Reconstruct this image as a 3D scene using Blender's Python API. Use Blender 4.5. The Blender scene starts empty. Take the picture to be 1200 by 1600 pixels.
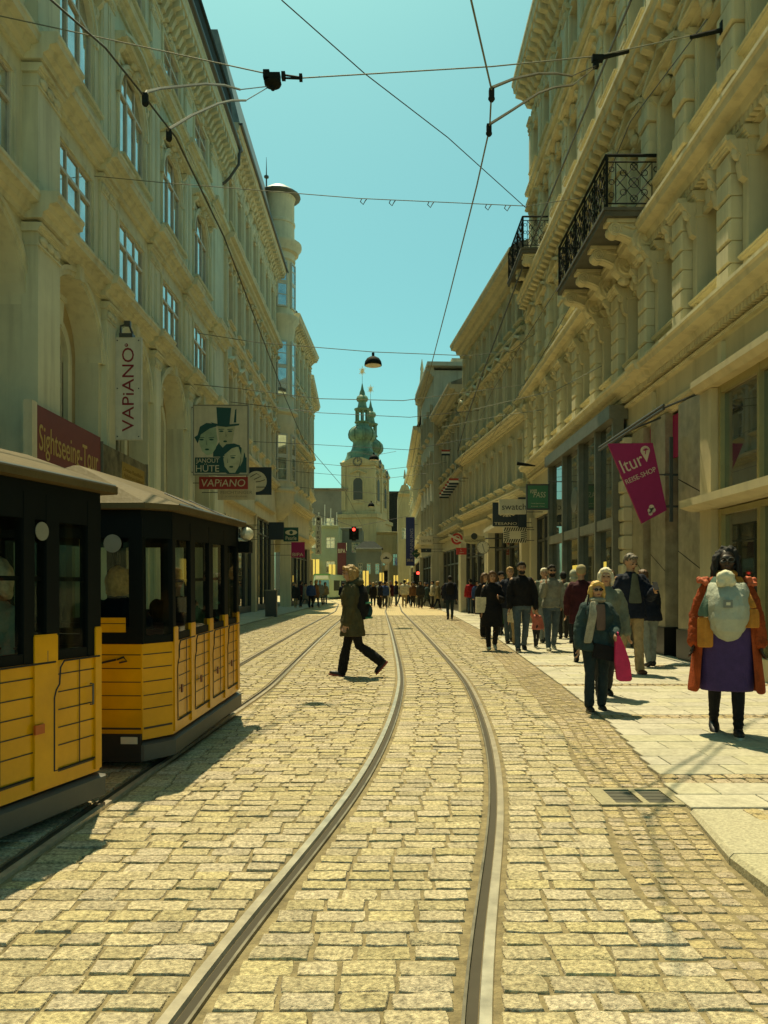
import bpy, bmesh, math, random
from mathutils import Vector, Matrix, noise
random.seed(7)
SC = bpy.context.scene
COL = SC.collection
R = math.radians

# ---------------------------------------------------------------- camera, sky, sun, exposure
CAMH = 1.3; FPX = 1200.0; VPX = 604.0; HOR = 918.0
cam_d = bpy.data.cameras.new('camera'); cam = bpy.data.objects.new('camera', cam_d); COL.objects.link(cam)
cam.location = (0, 0, CAMH); cam.rotation_euler = (R(90), 0, 0)
cam_d.sensor_fit = 'AUTO'; cam_d.sensor_width = 36; cam_d.lens = 36*FPX/1600
cam_d.shift_x = -(VPX-600)/1600; cam_d.shift_y = (HOR-800)/1600
cam_d.clip_start = 0.05; cam_d.clip_end = 3000
SC.camera = cam
SUN_TO = Vector((-0.108, 0.39, 1.0)).normalized()          # towards the sun: ahead, high, a little left
EL = math.asin(SUN_TO.z); AZ = math.atan2(SUN_TO.x, SUN_TO.y)
W = bpy.data.worlds.new('World'); SC.world = W; W.use_nodes = True
nt = W.node_tree; nt.nodes.clear()
out = nt.nodes.new('ShaderNodeOutputWorld'); bg = nt.nodes.new('ShaderNodeBackground')
sky = nt.nodes.new('ShaderNodeTexSky'); sky.sky_type = 'NISHITA'; sky.sun_disc = False
sky.sun_elevation = EL; sky.sun_rotation = AZ; sky.altitude = 260; sky.air_density = 1.0; sky.dust_density = 2.4; sky.ozone_density = 1.0
mx = nt.nodes.new('ShaderNodeMix'); mx.data_type = 'RGBA'; mx.blend_type = 'MULTIPLY'; mx.inputs[0].default_value = 1.0
mx.inputs[7].default_value = (0.54, 1.04, 0.73, 1)          # the turquoise cast of this sky
nt.links.new(sky.outputs[0], mx.inputs[6]); nt.links.new(mx.outputs[2], bg.inputs[0])
bg.inputs[1].default_value = 0.105
nt.links.new(bg.outputs[0], out.inputs[0])
sun_d = bpy.data.lights.new('sun', 'SUN'); sun = bpy.data.objects.new('sun', sun_d); COL.objects.link(sun)
sun_d.energy = 4.5; sun_d.angle = R(0.5); sun_d.color = (1.0, 0.86, 0.54)
sun.rotation_euler = SUN_TO.to_track_quat('Z', 'Y').to_euler(); sun.location = (-20, 60, 120)
SC.view_settings.view_transform = 'Standard'; SC.view_settings.look = 'None'
SC.view_settings.exposure = 0.6; SC.view_settings.gamma = 1.0
try:
    SC.cycles.max_bounces = 6; SC.cycles.diffuse_bounces = 4; SC.cycles.glossy_bounces = 3; SC.cycles.transparent_max_bounces = 8
    SC.cycles.caustics_reflective = False; SC.cycles.caustics_refractive = False
except Exception:
    pass

def at(px, py, d):
    return Vector(((px-VPX)*d/FPX, d, CAMH+(HOR-py)*d/FPX))
def ground(px, py):
    d = FPX*CAMH/(py-HOR)
    return Vector(((px-VPX)*d/FPX, d, 0))

# ---------------------------------------------------------------- materials
MATS = {}
def mat(name, col, rough=.75, var=.12, scale=2.5, bump=0.0, bscale=25, metal=0.0, spec=.4, streak=0.0, island=0.0, dark=None, coat=0.0):
    if name in MATS: return MATS[name]
    m = bpy.data.materials.new(name); m.use_nodes = True; n = m.node_tree; L = n.links
    b = n.nodes['Principled BSDF']
    b.inputs['Roughness'].default_value = rough; b.inputs['Metallic'].default_value = metal
    b.inputs['Specular IOR Level'].default_value = spec
    if coat: b.inputs['Coat Weight'].default_value = coat; b.inputs['Coat Roughness'].default_value = .08
    tc = n.nodes.new('ShaderNodeTexCoord'); src = tc.outputs['Object']
    nz = n.nodes.new('ShaderNodeTexNoise'); nz.inputs['Scale'].default_value = scale; nz.inputs['Detail'].default_value = 6; nz.inputs['Roughness'].default_value = .65
    L.new(src, nz.inputs['Vector'])
    mx = n.nodes.new('ShaderNodeMix'); mx.data_type = 'RGBA'
    lo = [max(0, c*(1-var*1.6)) for c in col]; hi = [min(1, c*(1+var)) for c in col]
    mx.inputs[6].default_value = (*(dark or lo), 1); mx.inputs[7].default_value = (*hi, 1)
    rp = n.nodes.new('ShaderNodeMapRange'); rp.inputs[1].default_value = .3; rp.inputs[2].default_value = .7
    L.new(nz.outputs[0], rp.inputs[0]); L.new(rp.outputs[0], mx.inputs[0])
    cur = mx.outputs[2]
    if streak:
        mp = n.nodes.new('ShaderNodeMapping'); mp.inputs['Scale'].default_value = (3.2, 3.2, .22); L.new(src, mp.inputs[0])
        n2 = n.nodes.new('ShaderNodeTexNoise'); n2.inputs['Scale'].default_value = 1.4; n2.inputs['Detail'].default_value = 5; L.new(mp.outputs[0], n2.inputs['Vector'])
        r2 = n.nodes.new('ShaderNodeMapRange'); r2.inputs[1].default_value = .48; r2.inputs[2].default_value = .72; r2.inputs[3].default_value = 0; r2.inputs[4].default_value = streak
        L.new(n2.outputs[0], r2.inputs[0])
        m2 = n.nodes.new('ShaderNodeMix'); m2.data_type = 'RGBA'; m2.blend_type = 'MULTIPLY'; m2.inputs[7].default_value = (.42, .42, .40, 1)
        L.new(r2.outputs[0], m2.inputs[0]); L.new(cur, m2.inputs[6]); cur = m2.outputs[2]
    if island:
        g = n.nodes.new('ShaderNodeNewGeometry'); hs = n.nodes.new('ShaderNodeHueSaturation')
        r3 = n.nodes.new('ShaderNodeMapRange'); r3.inputs[3].default_value = 1-island; r3.inputs[4].default_value = 1+island
        L.new(g.outputs['Random Per Island'], r3.inputs[0]); L.new(r3.outputs[0], hs.inputs['Value'])
        mm = n.nodes.new('ShaderNodeMath'); mm.operation = 'MULTIPLY'; mm.inputs[1].default_value = 7.31; L.new(g.outputs['Random Per Island'], mm.inputs[0])
        fr = n.nodes.new('ShaderNodeMath'); fr.operation = 'FRACT'; L.new(mm.outputs[0], fr.inputs[0])
        r4 = n.nodes.new('ShaderNodeMapRange'); r4.inputs[3].default_value = .489; r4.inputs[4].default_value = .503
        L.new(fr.outputs[0], r4.inputs[0]); L.new(r4.outputs[0], hs.inputs['Hue'])
        r5 = n.nodes.new('ShaderNodeMapRange'); r5.inputs[3].default_value = .72; r5.inputs[4].default_value = .98
        L.new(fr.outputs[0], r5.inputs[0]); L.new(r5.outputs[0], hs.inputs['Saturation'])
        L.new(cur, hs.inputs['Color']); cur = hs.outputs[0]
    L.new(cur, b.inputs['Base Color'])
    if bump:
        nb = n.nodes.new('ShaderNodeTexNoise'); nb.inputs['Scale'].default_value = bscale; nb.inputs['Detail'].default_value = 4; L.new(src, nb.inputs['Vector'])
        bp = n.nodes.new('ShaderNodeBump'); bp.inputs['Strength'].default_value = bump; bp.inputs['Distance'].default_value = .02
        L.new(nb.outputs[0], bp.inputs['Height']); L.new(bp.outputs[0], b.inputs['Normal'])
    MATS[name] = m; return m
def emis(name, col, s):
    if name in MATS: return MATS[name]
    m = mat(name, col, .5, .05); b = m.node_tree.nodes['Principled BSDF']
    b.inputs['Emission Color'].default_value = (*col, 1); b.inputs['Emission Strength'].default_value = s; return m
def glass_dark(name, col=(.02, .025, .025), ior=1.9, rough=.03, wob=0.0):
    if name in MATS: return MATS[name]
    m = mat(name, col, rough, .25, 1.2, spec=.5); b = m.node_tree.nodes['Principled BSDF']; b.inputs['IOR'].default_value = ior
    if wob:
        n = m.node_tree; nz = n.nodes.new('ShaderNodeTexNoise'); nz.inputs['Scale'].default_value = 1.3
        tc = n.nodes.new('ShaderNodeTexCoord'); n.links.new(tc.outputs['Object'], nz.inputs['Vector'])
        bp = n.nodes.new('ShaderNodeBump'); bp.inputs['Strength'].default_value = wob; bp.inputs['Distance'].default_value = .05
        n.links.new(nz.outputs[0], bp.inputs['Height']); n.links.new(bp.outputs[0], b.inputs['Normal'])
    return m
def glass_clear(name, tint=(.75, .8, .72)):
    if name in MATS: return MATS[name]
    m = bpy.data.materials.new(name); m.use_nodes = True; n = m.node_tree; n.nodes.clear()
    o = n.nodes.new('ShaderNodeOutputMaterial'); t = n.nodes.new('ShaderNodeBsdfTransparent'); t.inputs[0].default_value = (*tint, 1)
    g = n.nodes.new('ShaderNodeBsdfGlossy'); g.inputs['Roughness'].default_value = .03
    f = n.nodes.new('ShaderNodeLayerWeight'); f.inputs[0].default_value = .5; pw = n.nodes.new('ShaderNodeMath'); pw.operation = 'POWER'; pw.inputs[1].default_value = 4.5; n.links.new(f.outputs['Facing'], pw.inputs[0])
    ad = n.nodes.new('ShaderNodeMath'); ad.operation = 'MULTIPLY_ADD'; ad.inputs[1].default_value = .9; ad.inputs[2].default_value = .05; n.links.new(pw.outputs[0], ad.inputs[0]); x = n.nodes.new('ShaderNodeMixShader')
    n.links.new(ad.outputs[0], x.inputs[0]); n.links.new(t.outputs[0], x.inputs[1]); n.links.new(g.outputs[0], x.inputs[2]); n.links.new(x.outputs[0], o.inputs[0])
    MATS[name] = m; return m
def flat(name, col, rough=.6, **k): return mat(name, col, rough, k.pop('var', .06), k.pop('scale', 8), **k)

STONE_L = mat('cream_stone_left', (.64, .645, .46), .85, .10, .5, .06, 14, streak=.42)
STONE_R = mat('ochre_stone_right', (.68, .615, .385), .85, .10, .5, .06, 14, streak=.40)
STONE_B = mat('grey_cream_stone', (.58, .54, .36), .85, .09, 1.0, .06, 14, streak=.3)
STONE_C = mat('pale_cream_stone', (.64, .60, .41), .85, .09, 1.0, .06, 14, streak=.28)
STONE_G = mat('grey_render', (.42, .41, .30), .85, .09, 1.0, .06, 14, streak=.35)
MARBLE = mat('polished_stone_cladding', (.40, .34, .21), .35, .22, 3.5, spec=.5, streak=.3)
PLASTER = mat('shop_plaster', (.62, .55, .34), .8, .09, .6, .06, 14, streak=.32)
WINFRAME = flat('painted_window_frame', (.55, .54, .43), .5)
WINGLASS = glass_dark('window_glass', (.62, .66, .62), 1.5, .03, .012); WINGLASS.node_tree.nodes['Principled BSDF'].inputs['Metallic'].default_value = .85
SHOPGLASS = glass_dark('shop_glass', (.035, .04, .028), 2.9, .02, .01)
IRON = flat('black_iron', (.014, .018, .016), .75, spec=.1)
STEEL = mat('steel_trim', (.20, .20, .15), .45, .15, 4, metal=.4)
DARKMETAL = flat('dark_metal', (.06, .065, .06), .4)
ROOFGREY = mat('zinc_roof', (.16, .18, .16), .5, .25, 1.5, metal=.2)
ROOFDARK = mat('dark_slate_roof', (.03, .034, .028), .85, .3, 6, .4, 30, spec=.1)
BLACK = flat('plain_black', (.012, .013, .012), .6)
COPPER = mat('green_copper', (.12, .20, .115), .6, .35, .8, streak=.5)
GOLD = flat('gilt', (.75, .6, .3), .4)
CHURCH = mat('church_ochre', (.44, .36, .18), .85, .12, .4, streak=.35)
WHITE = mat('white_board', (.62, .60, .48), .5, .07, 3, streak=.3)
CREAM = mat('cream_board', (.6, .55, .38), .5, .07, 3, streak=.3)

# ---------------------------------------------------------------- mesh builder
class MB:
    def __init__(s): s.v = []; s.f = []
    def add(s, vs, fs):
        o = len(s.v); s.v += [tuple(p) for p in vs]; s.f += [tuple(i+o for i in f) for f in fs]; return s
    def box(s, x0, x1, y0, y1, z0, z1):
        s.add([(x0,y0,z0),(x1,y0,z0),(x1,y1,z0),(x0,y1,z0),(x0,y0,z1),(x1,y0,z1),(x1,y1,z1),(x0,y1,z1)],
              [(0,3,2,1),(4,5,6,7),(0,1,5,4),(1,2,6,5),(2,3,7,6),(3,0,4,7)]); return s
    def block(s, u0, u1, w0, w1, v0, v1, c=.02):           # chamfered block facing +y
        s.add([(u0,w0,v0),(u1,w0,v0),(u1,w0,v1),(u0,w0,v1),(u0,w1-c,v0),(u1,w1-c,v0),(u1,w1-c,v1),(u0,w1-c,v1),
               (u0+c,w1,v0+c),(u1-c,w1,v0+c),(u1-c,w1,v1-c),(u0+c,w1,v1-c)],
              [(0,1,2,3),(0,4,5,1),(1,5,6,2),(2,6,7,3),(3,7,4,0),(4,8,9,5),(5,9,10,6),(6,10,11,7),(7,11,8,4),(8,11,10,9)]); return s
    def quad(s, *p): s.add(p, [tuple(range(len(p)))]); return s
    def prism(s, poly, a, b, axis='x'):                     # closed 2-D outline pushed from a to b along axis
        n = len(poly)
        P = {'x': lambda p, t: (t, p[0], p[1]), 'y': lambda p, t: (p[0], t, p[1]), 'z': lambda p, t: (p[0], p[1], t)}[axis]
        s.add([P(p, a) for p in poly]+[P(p, b) for p in poly],
              [tuple(range(n-1, -1, -1)), tuple(range(n, 2*n))]+[(i, (i+1) % n, n+(i+1) % n, n+i) for i in range(n)]); return s
    def tube(s, pts, r, n=6, cap=True):
        pts = [Vector(p) for p in pts]; rs = r if isinstance(r, (list, tuple)) else [r]*len(pts)
        o = len(s.v); k = len(pts); up = None
        for i, p in enumerate(pts):
            d = (pts[min(i+1, k-1)]-pts[max(i-1, 0)]).normalized()
            if up is None:
                up = Vector((0,0,1)) if abs(d.z) < .9 else Vector((1,0,0))
            a = d.cross(up).normalized(); b = a.cross(d); up = b
            for j in range(n):
                t = 2*math.pi*j/n; s.v.append(tuple(p+(a*math.cos(t)+b*math.sin(t))*rs[i]))
        for i in range(k-1):
            for j in range(n):
                s.f.append((o+i*n+j, o+i*n+(j+1) % n, o+(i+1)*n+(j+1) % n, o+(i+1)*n+j))
        if cap:
            s.f.append(tuple(o+j for j in range(n-1, -1, -1))); s.f.append(tuple(o+(k-1)*n+j for j in range(n)))
        return s
    def rings(s, rs, cap=True):                             # list of equally long rings of points
        o = len(s.v); n = len(rs[0])
        for r in rs: s.v += [tuple(p) for p in r]
        for i in range(len(rs)-1):
            for j in range(n): s.f.append((o+i*n+j, o+i*n+(j+1) % n, o+(i+1)*n+(j+1) % n, o+(i+1)*n+j))
        if cap:
            s.f.append(tuple(o+j for j in range(n-1, -1, -1))); s.f.append(tuple(o+(len(rs)-1)*n+j for j in range(n)))
        return s
    def lathe(s, prof, c=(0,0), n=16, sq=0.0, rot=0.0):     # (radius, z) profile; sq>0 squares the plan
        rr = []
        for r, z in prof:
            ring = []
            for j in range(n):
                t = 2*math.pi*(j+.5)/n; k = 1.0
                if sq: k = 1/max(abs(math.cos(t)), abs(math.sin(t))); k = 1+(min(k, 1.3)-1)*sq
                ring.append((c[0]+r*k*math.cos(t+rot), c[1]+r*k*math.sin(t+rot), z))
            rr.append(ring)
        return s.rings(rr)
    def ball(s, c, r, n=10, m=7):
        r = (r, r, r) if not isinstance(r, (tuple, list)) else r; rr = []
        for i in range(m+1):
            a = math.pi*(i/m-.5); q = max(math.cos(a), .02)
            rr.append([(c[0]+r[0]*q*math.cos(2*math.pi*j/n), c[1]+r[1]*q*math.sin(2*math.pi*j/n), c[2]+r[2]*math.sin(a)) for j in range(n)])
        return s.rings(rr)
    def sweep(s, prof, u0, u1): return s.prism(prof, u0, u1, 'x')
    def xf(s, M, start=0):
        s.v = s.v[:start]+[tuple(M @ Vector(p)) for p in s.v[start:]]; return s
    def mesh(s, name, m, smooth=False):
        me = bpy.data.meshes.new(name); me.from_pydata(s.v, [], s.f)
        bm = bmesh.new(); bm.from_mesh(me); bmesh.ops.recalc_face_normals(bm, faces=bm.faces[:]); bm.to_mesh(me); bm.free()
        me.materials.append(m)
        if smooth:
            me.polygons.foreach_set('use_smooth', [True]*len(me.polygons))
            try: me.set_sharp_from_angle(angle=R(40))
            except Exception: pass
        return me
    def build(s, name, m, parent=None, smooth=False, loc=None):
        return link(name, s.mesh(name, m, smooth), parent, loc)
def link(name, me, parent=None, loc=None):
    o = bpy.data.objects.new(name, me); COL.objects.link(o)
    if parent: o.parent = parent
    if loc: o.location = loc
    return o
def tag(o, label, cat, group=None, kind=None):
    if label: o['label'] = label
    if cat: o['category'] = cat
    if group: o['group'] = group
    if kind: o['kind'] = kind
    return o
def thing(name, label, cat, loc=(0,0,0), rotz=0.0, group=None):
    o = bpy.data.objects.new(name, None); o.empty_display_size = .1; COL.objects.link(o)
    o.location = loc; o.rotation_euler = (0, 0, rotz); return tag(o, label, cat, group)
def struct(name, mb, m, smooth=False): return tag(mb.build(name, m, None, smooth), None, None, None, 'structure')
def copy_tree(o, parent=None):
    c = o.copy(); COL.objects.link(c)
    if parent: c.parent = parent
    for ch in list(o.children): copy_tree(ch, c)
    return c
_dg = None
def text_mb(t, x0, x1, z0, z1, y, ext=.004, italic=0.0, mb=None):      # lettering fitted to a box in the xz plane, read from -y
    mb = mb or MB()
    c = bpy.data.curves.new('lettering', 'FONT'); c.body = t; c.extrude = 0.02; c.resolution_u = 3; c.shear = italic
    o = bpy.data.objects.new('lettering', c); COL.objects.link(o)
    dg = bpy.context.evaluated_depsgraph_get(); me = o.evaluated_get(dg).to_mesh()
    V = [tuple(v.co) for v in me.vertices]; F = [tuple(p.vertices) for p in me.polygons]
    o.evaluated_get(dg).to_mesh_clear(); bpy.data.objects.remove(o); bpy.data.curves.remove(c)
    if not V: return mb
    a0 = min(v[0] for v in V); a1 = max(v[0] for v in V); b0 = min(v[1] for v in V); b1 = max(v[1] for v in V)
    mb.add([(x0+(v[0]-a0)/(a1-a0)*(x1-x0), y-(v[2]+.02)/.04*ext, z0+(v[1]-b0)/max(b1-b0, 1e-6)*(z1-z0)) for v in V], F)
    return mb
# ---------------------------------------------------------------- ground, setts, rails, pavements
def interp(tab, t):
    if t <= tab[0][0]:
        (a, x), (b, y) = tab[0], tab[1]; return x+(t-a)*(y-x)/(b-a)*.6
    for (a, x), (b, y) in zip(tab, tab[1:]):
        if t <= b: return x+(y-x)*(t-a)/(b-a)
    return tab[-1][1]
def smooth_path(tab, y0, y1, step=.25, it=14):
    ys = []; y = y0
    while y <= y1: ys.append(y); y += step
    xs = [interp(tab, q) for q in ys]
    for _ in range(it): xs = [xs[0]]+[(xs[i-1]+2*xs[i]+xs[i+1])/4 for i in range(1, len(xs)-1)]+[xs[-1]]
    return list(zip(ys, xs))
railL = [(ground(*p).y, ground(*p).x) for p in [(270,1590),(375,1455),(440,1385),(500,1315),(567,1227),(600,1161),(621,1094),(623,1052),(614,994),(606,965),(602,952)]]
railR = [(ground(*p).y, ground(*p).x) for p in [(730,1590),(752,1450),(770,1325),(775,1294),(773,1198),(762,1136),(737,1069),(708,1036),(667,994),(633,961),(627,955)]]
cen = [(d, (interp(railL, d)+interp(railR, d))/2) for d in (2.35, 2.6, 2.9, 3.3, 3.8, 4.3, 5, 5.8, 7, 8.5, 10.5, 13, 17, 22, 28, 36, 42)]
cenA = smooth_path(cen+[(60, .55), (90, -1.2)], 1.2, 84)
cenB = smooth_path([(2, -2.25), (7, -2.08), (10, -1.96), (13, -2.03), (18, -2.12), (25, -2.23), (42, -2.35), (60, -3.3), (84, -6.0)], 1.2, 84)
def off(path, d):
    r = []
    for i, (y, x) in enumerate(path):
        a = path[max(i-1, 0)]; b = path[min(i+1, len(path)-1)]; t = Vector((b[1]-a[1], b[0]-a[0])).normalized()
        r.append((x+t.y*d, y-t.x*d))
    return r
RAILM = mat('polished_rail_steel', (.52, .45, .33), .3, .2, 9, metal=.45)
RAILD = mat('dull_rail_steel', (.17, .15, .105), .5, .3, 6, metal=.5)
GROOVE = flat('dark_rail_groove', (.05, .042, .026), .9)  # dark even tone for the groove floor
def rail(path, side, label):
    e = thing('tram_rail', label, 'rail', (0, 0, 0), 0, 'tram rails set in the cobbles')
    def strip(d0, d1, z0, z1, nm, m):
        a = off(path, side*d0); b = off(path, side*d1); mb = MB()
        mb.rings([[(p[0], p[1], z0), (p[0]*.88+q[0]*.12, p[1]*.88+q[1]*.12, z1), (p[0]*.12+q[0]*.88, p[1]*.12+q[1]*.88, z1), (q[0], q[1], z0)] for p, q in zip(a, b)])
        mb.build(nm, m, e, False)
    strip(.450, .499, -.02, .010, 'rail_head', RAILM)
    strip(.410, .456, -.03, -.0085, 'rail_groove', GROOVE)
    strip(.400, .4145, -.02, .005, 'guard_lip', RAILD)
rail(cenA, -1, 'left polished rail of the curving track nearest the middle of the street')
rail(cenA, 1, 'right polished rail of the curving track nearest the middle of the street')
rail(cenB, -1, 'outer left rail of the far track that runs under the yellow wagons')
rail(cenB, 1, 'inner right rail of the far track that runs under the yellow wagons')
def pathx(path, y):
    i = (y-path[0][0])/.25; k = max(0, min(len(path)-2, int(i))); t = i-k
    return path[k][1]*(1-t)+path[k+1][1]*t
kerb = [(1.2, 1.72), (2.4, 1.62), (3.16, 1.57), (3.52, 1.6), (4.42, 1.753), (4.94, 1.82), (7.39, 2.14), (10.3, 2.32), (19, 2.79), (36, 3.1), (90, 3.2)]
def kerbx(y): return interp(kerb, y)
XLEFT = -4.95
SETT = mat('worn_granite_setts', (.485, .40, .21), .85, .42, 50, .8, 120, island=.13, spec=.2, streak=.36)
SETT2 = mat('small_gutter_setts', (.41, .32, .16), .85, .3, 60, .8, 90, island=.18, spec=.2)
SLAB = mat('pale_paving_slabs', (.41, .375, .25), .8, .16, 24, .25, 90, island=.09, streak=.3, spec=.3)
GRANITE = mat('speckled_kerb_granite', (.37, .33, .205), .75, .28, 60, .3, 90, island=.05)
MORTAR = mat('sandy_joint_dirt', (.215, .17, .085), .95, .3, 12, .6, 60)
DIRT = mat('grey_ground', (.30, .26, .17), .95, .2, .5, .2, 20)
g = MB().quad((-1500, -1500, -.07), (1500, -1500, -.07), (1500, 1500, -.07), (-1500, 1500, -.07)); struct('ground', g, DIRT)
g = MB()
for i in range(24):
    for j in range(70):
        x0 = -7+i*.5; y0 = 1+j*.5; g.quad((x0, y0, -.0095), (x0+.5, y0, -.0095), (x0+.5, y0+.5, -.0095), (x0, y0+.5, -.0095))
struct('road', g, MORTAR)
# far road with drawn rows
m = mat('distant_setts', (.44, .37, .21), .85, .15, 3, .2, 40); n = m.node_tree; b = n.nodes['Principled BSDF']
br = n.nodes.new('ShaderNodeTexBrick'); br.inputs['Scale'].default_value = 1; br.inputs['Brick Width'].default_value = .22; br.inputs['Row Height'].default_value = .11; br.inputs['Mortar Size'].default_value = .012
br.inputs['Color1'].default_value = (.46, .37, .19, 1); br.inputs['Color2'].default_value = (.40, .32, .16, 1); br.inputs['Mortar'].default_value = (.26, .2, .1, 1)
tc = n.nodes.new('ShaderNodeTexCoord'); n.links.new(tc.outputs['Object'], br.inputs['Vector']); n.links.new(br.outputs[0], b.inputs['Base Color'])
struct('distant_road', MB().quad((-16, 35.9, -.012), (5, 35.9, -.012), (14, 140, -.012), (-30, 140, -.012)), m)

rnd = random.Random(3)
near = MB(); far = MB()
def stone(mb, x0, x1, y0, y1, det, top=0.0, slant=0.0):
    j = rnd.uniform; zt = top+j(-.0035, .0035)
    def P(x, y, z): return (x, y+slant*(x-x0), z)
    if det == 0:
        i = .010
        mb.add([P(x0, y0, -.03), P(x1, y0, -.03), P(x1, y1, -.03), P(x0, y1, -.03), P(x0+i, y0+i, zt), P(x1-i, y0+i, zt), P(x1-i, y1-i, zt), P(x0+i, y1-i, zt)],
               [(4,5,6,7),(0,1,5,4),(1,2,6,5),(2,3,7,6),(3,0,4,7)]); return
    xa, xb = x0+(x1-x0)*j(.28, .4), x0+(x1-x0)*j(.6, .72); ym = (y0+y1)/2; q = .0045
    pts = [(x0, y0), (xa, y0), (xb, y0), (x1, y0), (x1, ym), (x1, y1), (xb, y1), (xa, y1), (x0, y1), (x0, ym)]
    pts = [(px+j(-q, q), py+j(-q, q)) for px, py in pts]; mx_, my_ = (x0+x1)/2, (y0+y1)/2
    for ci in (0, 3, 5, 8): c_ = j(.0, .005); pts[ci] = (pts[ci][0]+(c_ if pts[ci][0] < mx_ else -c_), pts[ci][1]+(c_ if pts[ci][1] < my_ else -c_)*.8)
    cx, cy = (x0+x1)/2, ym; w, h = x1-x0, y1-y0
    def inset(d): return [(cx+(px-cx)*(1-2*d/w), cy+(py-cy)*(1-2*d/h)) for px, py in pts]
    tl = [j(-.004, .003) for _ in pts]; tx, ty = j(-.012, .012), j(-.03, .03)
    r0 = [P(px, py, -.035) for px, py in pts]
    a = inset(.001); r1 = [P(p[0], p[1], zt-.009+t) for p, t in zip(a, tl)]
    a = inset(.005); r2 = [P(p[0], p[1], zt-.002+t*.7+tx*(p[0]-cx)+ty*(p[1]-cy)) for p, t in zip(a, tl)]
    a = inset(.024); r3 = [P(p[0], p[1], zt+tx*(p[0]-cx)+ty*(p[1]-cy)+j(-.003, .003)) for p in a]
    mb.rings([r0, r1, r2, r3]); 
def fill(mb, a, b, y0, y1, det, lo, hi, top=0.0, gap=.008):
    if b-a < .04: return
    L = []; t = 0
    while t < b-a: l = rnd.uniform(lo, hi); L.append(l); t += l
    if len(L) > 1 and t-(b-a) > L[-1]*.55: t -= L.pop()
    k = (b-a)/t; x = a
    for l in L:
        stone(mb, x+gap/2, x+l*k-gap/2, y0+gap*.30, y1-gap*.30, det, top+rnd.uniform(-.0015, .0015)); x += l*k
y = 1.95
while y < 36:
    h = rnd.uniform(.098, .114) if y < 16 else .112
    obs = []
    for path in (cenA, cenB):
        for s in (-1, 1):
            xs = [pathx(path, y)+s*.45, pathx(path, y+h)+s*.45]
            if s < 0: obs.append((min(xs)-.065, max(xs)+.065))
            else: obs.append((min(xs)-.065, max(xs)+.065))
    obs.sort(); gx = kerbx(y)-.50+.02*math.sin(y*3)
    a = XLEFT
    for o0, o1 in obs+[(gx, gx)]:
        o0 = min(o0, gx)
        if o0 > a:
            vis = y < 9 and o0 > -2.6
            fill(near if vis else far, a, o0, y, y+h, 1 if vis else 0, .15, .235)
        a = max(a, o1)
    y += h
o1 = struct('cobblestones', near, SETT, True); o2 = struct('cobblestones', far, SETT)
gut = MB(); y = 1.95
while y < 36:
    h = .075 if y < 12 else .1; x1 = kerbx(y)-.005; x0 = x1-.485; a = x0
    if not (4.58 < y < 4.98):
        for k in range(5):
            b = a+.097; stone(gut, a+.004, b-.004+rnd.uniform(-.003, .003), y+.004, y+h-.004, 1 if y < 8 else 0, -.004); a = b
    y += h
struct('gutter_setts', gut, SETT2, True)
# pavements
slabs = MB(); bands = MB(); kb = MB()
def slab(mb, x0, x1, y0, y1, top, g=.005):
    z = top+rnd.uniform(-.0015, .0015); i = .004
    mb.add([(x0+g, y0+g, -.05), (x1-g, y0+g, -.05), (x1-g, y1-g, -.05), (x0+g, y1-g, -.05), (x0+g, y0+g, z-i), (x1-g, y0+g, z-i), (x1-g, y1-g, z-i), (x0+g, y1-g, z-i),
            (x0+g+i, y0+g+i, z), (x1-g-i, y0+g+i, z), (x1-g-i, y1-g-i, z), (x0+g+i, y1-g-i, z)],
           [(8,9,10,11),(4,5,9,8),(5,6,10,9),(6,7,11,10),(7,4,8,11),(0,1,5,4),(1,2,6,5),(2,3,7,6),(3,0,4,7)])
def pavement(xa, xb, y0, y1, top, bandphase):
    y = y0; r = 0
    while y < y1:
        ph = (y-bandphase) % 2.5
        band = ph > 2.255
        h = .115 if band else .282
        a = xa(y+h/2); b = xb(y+h/2)
        if band:
            x = a
            while x < b-.05:
                l = min(rnd.uniform(.09, .13), b-x); stone(bands, x+.004, x+l-.004, y+.004, y+h-.004, 1 if y < 9 else 0, top); x += l
        else:
            x = a-(r % 2)*.27-rnd.uniform(0, .06); r += 1
            while x < b:
                l = .56 if rnd.random() < .8 else .42
                if min(x+l, b)-max(x, a) > .03: slab(slabs, max(x, a), min(x+l, b), y, y+h, top)
                x += l
        y += h
def xr_in(y): return kerbx(y)+(.0 if y > 4.45 else .62)
pavement(xr_in, lambda y: 5.35, 1.9, 60, .014, 5.2-2.5)
pavement(lambda y: -7.3, lambda y: XLEFT-.12, 5, 62, .02, 1.0)
y = 1.9
while y < 4.4:
    y2 = min(y+.86, 4.45); 
    a0, a1 = kerbx(y), kerbx(y2); z0, z1 = .075*(1-max(0, (y-2.5)/2.2))+.01, .075*(1-max(0, (y2-2.5)/2.2))+.01; c = .02; gg = .004
    kb.add([(a0, y+gg, -.06), (a0+.42, y+gg, -.06), (a1+.42, y2-gg, -.06), (a1, y2-gg, -.06), (a0, y+gg, z0-c), (a0+.42, y+gg, z0), (a1+.42, y2-gg, z1), (a1, y2-gg, z1-c), (a0+c, y+gg, z0), (a1+c, y2-gg, z1)],
           [(8,5,6,9),(4,8,9,7),(0,4,7,3),(0,1,5,8,4),(2,3,7,9,6),(1,2,6,5)])
    yy = y
    while yy < y2-.03:
        for k in range(2): stone(bands, a0+.424+k*.1, a0+.52+k*.1, yy+.004, yy+.11, 1, z0*.6)
        yy += .115
    y = y2
struct('pavement', slabs, SLAB); struct('pavement_sett_bands', bands, SETT2, True); struct('kerb_stones', kb, GRANITE)
kl = MB(); y = 4.0
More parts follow.
